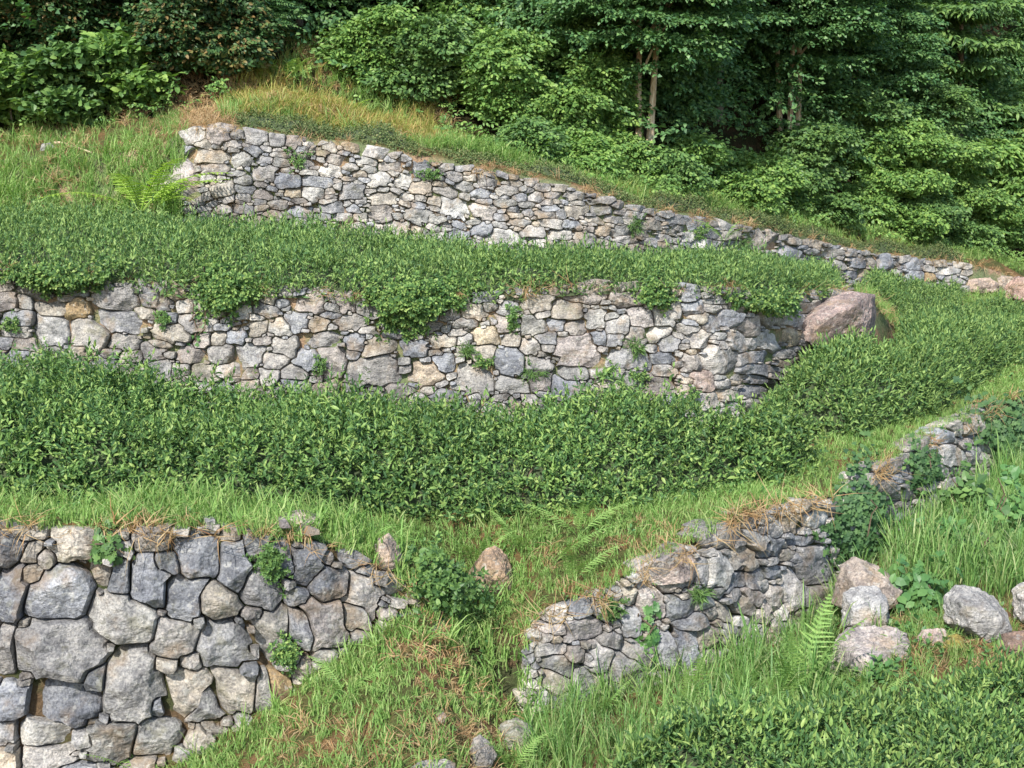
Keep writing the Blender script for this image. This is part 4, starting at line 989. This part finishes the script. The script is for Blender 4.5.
for i_, (k, u, v, w, h, lab) in enumerate([
    (4, 467, 347, 15, 10, 'small green tuft in the middle wall beside the bluish square stone'), (4, 481, 360, 16, 12, 'slightly larger green tuft on the middle wall left of the bluish square stone'),
    (4, 513, 314, 12, 26, 'upright green tuft in a joint under the mossy top of the middle wall'), (4, 636, 345, 18, 14, 'green tuft above the large pinkish block of the middle wall'),
    (4, 640, 343+30, 18, 12, 'tuft with reddish roots below the large pinkish block of the middle wall'), (4, 607, 370, 16, 14, 'grassy tuft between bluish blocks low in the middle wall'),
    (4, 533, 372, 16, 12, 'grassy tuft right under the bluish square stone'), (4, 414, 330, 24, 12, 'low green plant on a ledge below the largest trailing shrub'),
    (4, 163, 318, 14, 18, 'tuft hanging in a joint left of the long creeper stone'), (4, 54, 358, 26, 16, 'dark green plant low at the left end of the middle wall'),
    (4, 12, 322, 22, 16, 'green sprig on the leftmost stones of the middle wall'), (4, 320, 364, 10, 20, 'narrow green tuft beside the tall pale block of the middle wall'),
    (4, 628, 390, 22, 14, 'leafy plant at the foot of the middle wall near its right half'), (4, 690, 395, 22, 20, 'light green plant at the foot of the middle wall where it turns away'),
    (6, 298, 157, 22, 16, 'leafy tuft with reddish roots near the top of the highest wall'), (6, 636, 222, 16, 16, 'bright round plant on the highest wall below the pale trunk'),
    (6, 700, 232, 20, 14, 'green plant on the highest wall left of its biggest buff slab'), (6, 430, 172, 26, 12, 'leafy tuft hanging from the top of the highest wall'),
    (6, 742, 245, 26, 16, 'leafy plant at the foot of the highest wall by the biggest buff slab'), (6, 810, 262, 14, 18, 'plant growing in the highest wall right of the biggest buff slab'),
    (1, 612, 605, 24, 20, 'small creeping plant on the low slabs of the stepped wall'), (1, 700, 590, 16, 14, 'tuft in a joint of the stepped wall'),
    (1, 288, 650, 22, 36, 'grassy plant in a joint at the right side of the big boulder wall'), (1, 272, 560, 26, 40, 'thin leafy creeper with dry roots at the top of the big boulder wall')]):
    clump('wall_plant', 'plant', lab, k, u, v, w, h, SMALL if i_ % 3 else [tuft(8, .12, .004, .7, 5), tuft(8, .1, .004, .8, 6)], (M_bush, M_tea, M_bush)[i_ % 3], int(14 + w * h / 9), .07, lean=.1, scale=(.45, .85), group='plants rooted in the stone walls', stems=False, seed=20 + i_)
# tall broad leaved weeds in the right meadow
for i_, (u, v, Y, h_, lab) in enumerate([(948, 548, 12.2, 60, 'tall weed with pale hanging leaves in the right meadow'), (985, 560, 11.8, 60, 'dark broad leaved weed behind the whitish boulder'), (1010, 520, 12.6, 90, 'tall leafy weed under the wide ivy mass at the right edge'), (968, 500, 13.0, 50, 'leafy weed at the foot of the upper stepped wall')]):
    clump('weed', 'weed', lab, 1, u, v, 44, h_, BRAM, (M_ivy_b, M_bush)[i_ % 2], 60, .2, on=Y, lean=.5, scale=(.7, 1.2), group='broad leaved weeds in the meadow', seed=60 + i_)
# fallen stick
gs = Geo(); a_, b_ = P(56, 145, 16.9), P(92, 156, 16.6); s_ = np.linspace(0, 1, 9)[:, None]
tube(gs, a_ * (1 - s_) + b_ * s_ + .015 * vnoise(np.concatenate([s_ * 5, s_, s_], 1), 5)[:, None] + np.array([0, 0, .04]), np.linspace(.016, .009, 9), 6)
tag(gs.obj('fallen_stick', M_bark_pale), 'thin pale fallen stick lying on the bank under the bramble', 'stick')
# ------------------------------------------------------------------ the wood behind
SP_BUSH = [spray(15, leaf6(.52, .1, .15, .5), .07, .34, 62, .2, s) for s in range(6)]
SP_TREE = [spray(24, leaf2(.6, .1, .14), .082, .55, 62, .32, s + 10) for s in range(8)]
SP_PIN = [pinnate(.42, 10, s) for s in range(4)]
SP_BRAM = [spray(9, leaf6(.75, .1, .15, .42), .10, .32, 75, .2, s + 20) for s in range(5)]
SP_LONG = [spray(9, leaf6(.3, .08, .25), .16, .3, 60, .3, s + 30) for s in range(5)]
def plant(name, cat, label, u, t, w, h, kind, mat_, n, trunk=0.0, bark=None, nlump=6, layers=0, multi=1, seed=0, strip=8, low=.0, group=None, lumps=None, depth=1.0, dead=0.0):
    """tree or bush rooted on the wooded slope at column u; crown w wide, top h above the ground, bare for `trunk` metres"""
    r = np.random.default_rng(seed * 7 + 1)
    p = on_strip(strip, u, t).reshape(3)
    ch = h - trunk
    n = int(n * 2.6); L = []
    for k in range(nlump):
        a = r.uniform(0, 2 * pi); q = math.sqrt(r.random()) * .62
        zz = trunk + ch * (.22 + .62 * (k + .5) / nlump + r.normal(0, .05))
        tap = 1 - .45 * abs((zz - trunk) / ch - .42) ** 1.5 * 2
        L.append((p[0] + cos(a) * q * w / 2 * tap, p[1] + sin(a) * q * w / 2 * depth * tap, p[2] + zz, w * r.uniform(.26, .38), w * r.uniform(.26, .36) * depth, max(ch * r.uniform(.16, .24), .22)))
    L = np.array(L)
    k = r.integers(0, nlump, n)
    d = nrm(r.normal(0, 1, (n, 3)) + np.array([0, -.25, .15]))
    rad = r.uniform(.55, 1.05, n) ** .6
    c = L[k, :3]; e = L[k, 3:]
    pos = c + d * e * rad[:, None]
    if layers:
        zl = p[2] + trunk + ch * (np.arange(layers) + r.uniform(.2, .8, layers)) / layers
        ph = np.abs(pos[:, 2:3] - zl[None]); j = ph.argmin(1)
        pos[:, 2] = zl[j] + (pos[:, 2] - zl[j]) * .34 + .16 * vnoise(pos * np.array([1.3, 1.3, 0]) + j[:, None] * 5.0, 3 + seed)
    gz = p[2] + (pos[:, 1] - p[1]) * .45
    pos[:, 2] = np.maximum(pos[:, 2], gz + .08 + .1 * r.random(n))
    outd = nrm(d * np.array([1, 1, .35]) + r.normal(0, .35, (n, 3)) + np.array([0, -.15, 0]))
    fwd = nrm(outd * np.array([1, 1, .25]) + np.array([0, 0, .12]))
    up = nrm(np.array([0, 0, 1.0]) * (1.2 if layers else .65) + d * (.25 if layers else .8) + np.array([0, -.25, 0]) + r.normal(0, .22, (n, 3)))
    x = nrm(np.cross(fwd, up)); z = np.cross(x, fwd)
    R = np.stack([x, fwd, z], -1)
    root = empty(name, p, label, cat, group)
    g = Geo()
    scatter(g, kind, pos - fwd * .2, R, r.uniform(.75, 1.2, n), 0, r.integers(0, len(kind), n))
    g.obj('crown' if cat == 'tree' else 'foliage', mat_, root)
    bk = bark or M_bark
    for m in range(multi):
        gs = Geo(); off = np.array([(m - (multi - 1) / 2) * .13, r.normal(0, .05), -.1])
        top = np.array([p[0] + off[0] * 2.2 + r.normal(0, .1), p[1] + r.normal(0, .1), p[2] + h * .8]); b0 = p + off; s = np.linspace(0, 1, 12)[:, None]
        r0 = (.018 * h + .012) / (multi ** .35) if cat == 'tree' else .018
        tube(gs, b0 * (1 - s) + top * s + .04 * vnoise(np.concatenate([s * 4 + m, s, s], 1), seed)[:, None], np.linspace(r0, r0 * .3, 12), 8, seed=m)
        gs.obj('trunk' if cat == 'tree' else 'stem', bk, root)
    if cat == 'tree':
        for k_ in range(min(nlump, 6)):
            gs = Geo(); b0 = p + np.array([0, 0, max(trunk * .8, L[k_, 2] - p[2] - .6)]); b1 = L[k_, :3] + nrm(L[k_, :3] - p - np.array([0, 0, h * .5])) * .25; s = np.linspace(0, 1, 8)[:, None]
            tube(gs, b0 * (1 - s) + b1 * s + np.array([0, 0, .12]) * np.sin(s * pi), np.linspace(.02, .007, 8), 6); gs.obj('limb', bk, root)
    return root
def bush(label, u, t, w, h, n, mat_=None, kind=None, seed=0, cat='bush', name='bush', **kw):
    return plant(name, cat, label, u, t, w, h, kind or SP_BUSH, mat_ or M_bush, n, seed=seed, **kw)
def tree(label, u, t, w, h, n, mat_=None, kind=None, seed=0, trunk=.8, layers=7, **kw):
    return plant('broadleaf_tree', 'tree', label, u, t, w, h, kind or SP_TREE, mat_ or M_tree, n, trunk=trunk, layers=layers, seed=seed, nlump=kw.pop('nlump', 9), **kw)
# left side
bush('pale leaved bramble sprawling over the bank at the left edge', 10, .02, 1.7, 1.0, 230, M_bushy, SP_BRAM, 1, name='bramble', cat='bramble')
bush('broad leaved bramble above the fallen stick', 80, .03, 1.5, .95, 230, M_bush, SP_BRAM, 2, name='bramble', cat='bramble')
bush('bramble with yellowish leaves and a dark hollow, left of the highest wall', 130, .04, 1.2, .9, 170, M_bushy, SP_BRAM, 3, name='bramble', cat='bramble')
bush('dark bush with brown dead leaves rising behind the bramble at the left edge', 20, .22, 2.1, 1.9, 520, M_dark, None, 4)
bush('dark bush with hanging brown twigs above the fallen stick', 110, .22, 1.8, 2.0, 520, M_dark, None, 5)
bush('tall dark bush behind the left end of the highest wall', 178, .12, 1.5, 1.9, 480, M_dark, None, 6)
bush('very dark leafy bush just above the left corner of the highest wall', 228, .10, 1.2, 1.3, 330, M_dark, None, 7)
tree('feathery light green tree with fine leaflets over the sunny slope', 300, .30, 1.9, 2.6, 520, M_tree, SP_PIN, 8, .3, 0, depth=.8)
bush('feathery sapling at the upper edge of the sunny slope', 250, .20, 1.2, 1.9, 300, M_tree, SP_PIN, 9, name='sapling', cat='sapling')
tree('dark tree in the top left corner', 60, .55, 3.0, 3.2, 560, M_dark, None, 10, .5, 5)
tree('dark shady tree between the top left corner and the feathery tree', 190, .55, 2.6, 3.2, 560, M_dark, None, 11, .6, 5)
tree('dark tree hanging over the sunny slope at the top of the photo', 360, .55, 2.4, 3.0, 520, M_tree, None, 12, .5, 5)
# middle shrubs
bush('yellow green bush at the upper right edge of the sunny slope', 372, .14, 1.2, 1.0, 260, M_bushy, None, 13)
bush('round mid green bush above the patch of bare reddish earth', 432, .12, 1.5, 1.3, 420, M_bush, None, 14)
bush('light green bush right of the patch of bare reddish earth', 500, .10, 1.5, 1.3, 420, M_bushy, None, 15)
bush('low bright bush above the centre of the highest wall', 566, .07, 1.4, .95, 330, M_bushy, None, 16)
bush('tall light green bush with a yellowish top, left of the pale trunk tree', 470, .40, 1.9, 1.9, 620, M_bushy, None, 17)
bush('tall mid green bush in the middle of the slope below a dark gap', 545, .34, 1.8, 1.8, 600, M_bush, None, 18)
bush('dense bush near the top of the photo, left of the dark gap', 420, .52, 2.0, 2.0, 620, M_bush, None, 19)
tree('spreading tree filling the top centre of the photo', 505, .85, 3.0, 3.0, 620, M_tree, None, 20, .4, 6)
# pale trunk tree and its neighbours
tree('tree with a pair of pale bare trunks standing above the highest wall', 643, .14, 2.6, 3.6, 900, M_tree, None, 21, 1.2, 8, bark=M_bark_pale, multi=2)
bush('bright low bush at the foot of the pale trunks', 690, .08, 1.1, .65, 220, M_bushy, None, 22)
bush('bushy sapling on the left of the pale trunks', 598, .16, 1.3, 1.4, 380, M_bushy, None, 23)
tree('layered tree leaning over the dark hollow', 715, .42, 2.8, 3.6, 900, M_tree, None, 24, 1.0, 7)
tree('layered tree with three thin grey trunks right of the dark hollow', 786, .30, 3.1, 3.9, 1000, M_tree, None, 25, 1.25, 8, bark=M_bark_pale, multi=3)
bush('low bright bush in front of the dark hollow', 752, .05, 1.3, .6, 260, M_bushy, None, 26)
bush('broad green bush below the three thin grey trunks', 812, .10, 1.6, 1.1, 420, M_bush, None, 27)
tree('drooping layered tree left of the narrow dark gap', 846, .40, 2.4, 3.6, 800, M_tree, None, 28, .25, 8)
# right side
tree('tree with long narrow leaves right of the narrow dark gap', 955, .42, 2.6, 4.2, 760, M_bush, SP_LONG, 29, .5, 6)
bush('bright bush covering the slope right of the layered trees', 885, .12, 1.9, 1.5, 560, M_bushy, None, 30)
bush('large light green bush above the right end of the highest wall', 945, .10, 1.9, 1.4, 560, M_bushy, None, 31)
bush('light green bush cut off by the right edge above the reddish rocks', 1015, .08, 1.8, 1.3, 520, M_bush, None, 32)
bush('taller bush at the right edge of the photo, halfway up the slope', 1030, .30, 2.2, 2.3, 620, M_bushy, None, 33)
bush('tall bush between the narrow leaved tree and the drooping tree', 915, .26, 1.7, 1.9, 540, M_bush, None, 34)
tree('dark tree in the top right corner', 1040, .62, 3.0, 4.2, 620, M_tree, SP_LONG, 35, .5, 6)
tree('shady tree behind the pale trunk tree at the top of the photo', 620, .80, 3.0, 3.6, 700, M_tree, None, 36, .3, 7)
tree('shady tree at the top of the photo behind the three thin trunks', 770, .85, 3.6, 4.2, 800, M_tree, None, 37, .4, 8)
tree('shady tree at the top of the photo behind the narrow dark gap', 900, .95, 3.0, 3.8, 700, M_tree, None, 38, .6, 7)
bush('low light green bush above the gap where the highest wall is lowest', 868, .03, 1.3, .7, 300, M_bushy, None, 40)
bush('low bushy growth just above the last metres of the highest wall', 915, .02, 1.4, .7, 300, M_bush, None, 41)
bush('low dense bush above the long low reddish rock', 985, .03, 1.4, .8, 320, M_bushy, None, 42)
bush('small bush at the near edge of the dark hollow, on its right', 785, .03, 1.1, .6, 240, M_bush, None, 43)
bush('small bush between the pale trunks and the low end of the sunny slope', 615, .04, .9, .4, 180, M_bushy, None, 44)
bush('mid green bush right behind the pale trunks', 672, .32, 1.7, 1.5, 420, M_tree, None, 45)
bush('shaded bush behind the three thin grey trunks', 800, .52, 2.0, 1.9, 480, M_tree, None, 46)
bush('mid green bush under the drooping layered tree', 852, .24, 1.7, 1.4, 460, M_bush, None, 47)
bush('bush with narrow leaves low on the right slope', 985, .2, 1.8, 1.6, 460, M_bushy, SP_LONG, 48)
for q, (u, t, h, lab) in enumerate([(520, .75, .55, 'small leafy bush on the bank above the highest wall, below the light green bushes'), (588, .8, .5, 'small leafy bush on the bank left of the pale trunks, close to the highest wall'), (668, .8, .5, 'small leafy bush on the bank straight below the dark hollow'), (742, .75, .5, 'small leafy bush on the bank above the buff slabs of the highest wall'), (835, .8, .5, 'small leafy bush on the bank above the narrow part of the highest wall'), (905, .7, .5, 'small leafy bush on the bank near the ochre stone of the highest wall'), (968, .8, .5, 'small leafy bush on the bank at the last stones of the highest wall')]):
    bush(lab, u, t, 1.0, h, 130, (M_bush, M_bushy)[q % 2], None, 70 + q, strip=7)
# bushes out of frame to either side keep the wood going
for q, (u, t) in enumerate([(-70, .1), (-130, .3), (-200, .1), (-250, .35), (1090, .2), (1150, .4), (1150, .1), (1230, .2), (1290, .1)]):
    bush('woodland bush standing beyond the edge of the photo', u, t, 2.0, 1.9, 420, M_bush, None, 50 + q, group='bushes beyond the edges')
# undergrowth mass deeper in the wood
g = Geo()
for k, dens, s0 in ((8, 16.0, .15), (9, 9.0, .0)):
    u, t, n = sample_strip(k, -dens, lambda u, t, p: band(u, -330, 1360, 20) * np.clip((t - s0) * 3, 0, 1) * (1 - .9 * band(u, 700, 745, 10) * (k == 8) * (t < .6)) * (1 - .8 * band(u, 880, 900, 5) * (k == 8)))
    p = on_strip(k, u, t)
    for rep in range(9):
        pos = p + np.stack([RNG.normal(0, .35, n), RNG.normal(0, .35, n), RNG.uniform(0, 1.5 if k == 8 else 3.5, n)], -1)
        fwd = nrm(np.stack([RNG.normal(0, 1, n), RNG.normal(-.6, .7, n), RNG.normal(0, .3, n)], -1)); up = nrm(np.array([0, -.3, 1.0]) + RNG.normal(0, .3, (n, 3)))
        x = nrm(np.cross(fwd, up)); R = np.stack([x, fwd, np.cross(x, fwd)], -1)
        scatter(g, SP_TREE, pos, R, RNG.uniform(.8, 1.4, n))
tag(g.obj('forest_undergrowth', M_tree), 'dark mass of woodland foliage filling the shade between the trees', 'undergrowth', kind='stuff')
# small leafy ground cover along the wood's edge
g = Geo()
for k, dens, f in ((8, 26, lambda u, t, p: band(u, -330, 1360, 20) * np.clip((.35 - t) * 5, 0, 1) * (1 - .85 * band(u, 225, 450, 20))), (7, 60, lambda u, t, p: band(u, 420, 1360, 60) * np.clip((t - .25) * 3, 0, 1) * (.25 + patch(p, 1.2, -.2, 70))), (7, 22, lambda u, t, p: band(u, -140, 180, 20) * np.clip((t - .5) * 3, 0, 1) * patch(p, .8, -.2, 71))):
    u, t, n = sample_strip(k, -dens, f); p = on_strip(k, u, t, .0)
    p[:, 2] += RNG.uniform(.03, .28, n)
    fwd = nrm(np.stack([RNG.normal(0, 1, n), RNG.normal(-.5, .8, n), RNG.normal(.1, .3, n)], -1)); up = nrm(np.array([0, -.5, 1.0]) + RNG.normal(0, .35, (n, 3)))
    x = nrm(np.cross(fwd, up)); R = np.stack([x, fwd, np.cross(x, fwd)], -1)
    scatter(g, SP_BUSH, p, R, RNG.uniform(.5, .95, n))
tag(g.obj('ground_cover', M_bushy), 'low leafy ground cover along the edge of the wood', 'ground cover', kind='stuff')

# ------------------------------------------------------------------ camera, sun, sky
cam = bpy.data.cameras.new('camera'); co = bpy.data.objects.new('camera', cam); COL.objects.link(co)
co.location = (0, 0, CZ); co.rotation_euler = (pi / 2 - PITCH, 0, 0)
cam.sensor_width = 36; cam.lens = FPX * 36 / 1024; cam.clip_end = 500; cam.clip_start = .1
SC.camera = co
SUN = nrm(np.array([-.30, -.80, .74]))
sl = bpy.data.lights.new('sun', 'SUN'); sl.energy = 3.9; sl.angle = radians(.6); sl.color = (1.0, .95, .87)
so = bpy.data.objects.new('sun', sl); COL.objects.link(so)
from mathutils import Vector
so.rotation_euler = Vector([float(c) for c in SUN]).to_track_quat('Z', 'Y').to_euler()
w = bpy.data.worlds.new('World'); SC.world = w; w.use_nodes = True
nt = w.node_tree; bg = nt.nodes['Background']
sky = nt.nodes.new('ShaderNodeTexSky'); sky.sky_type = 'NISHITA'; sky.sun_disc = False
sky.sun_elevation = math.asin(SUN[2]); sky.sun_rotation = math.atan2(SUN[0], SUN[1])
nt.links.new(sky.outputs[0], bg.inputs[0]); bg.inputs[1].default_value = .145
vs = SC.view_settings; vs.view_transform = 'Standard'; vs.look = 'None'; vs.exposure = .98; vs.gamma = 1; vs.use_curve_mapping = False
cy = SC.cycles; cy.max_bounces = 6; cy.diffuse_bounces = 3; cy.glossy_bounces = 2; cy.transmission_bounces = 3; cy.use_denoising = True
try: cy.denoiser = 'OPENIMAGEDENOISE'
except Exception: pass
SC.render.film_transparent = False
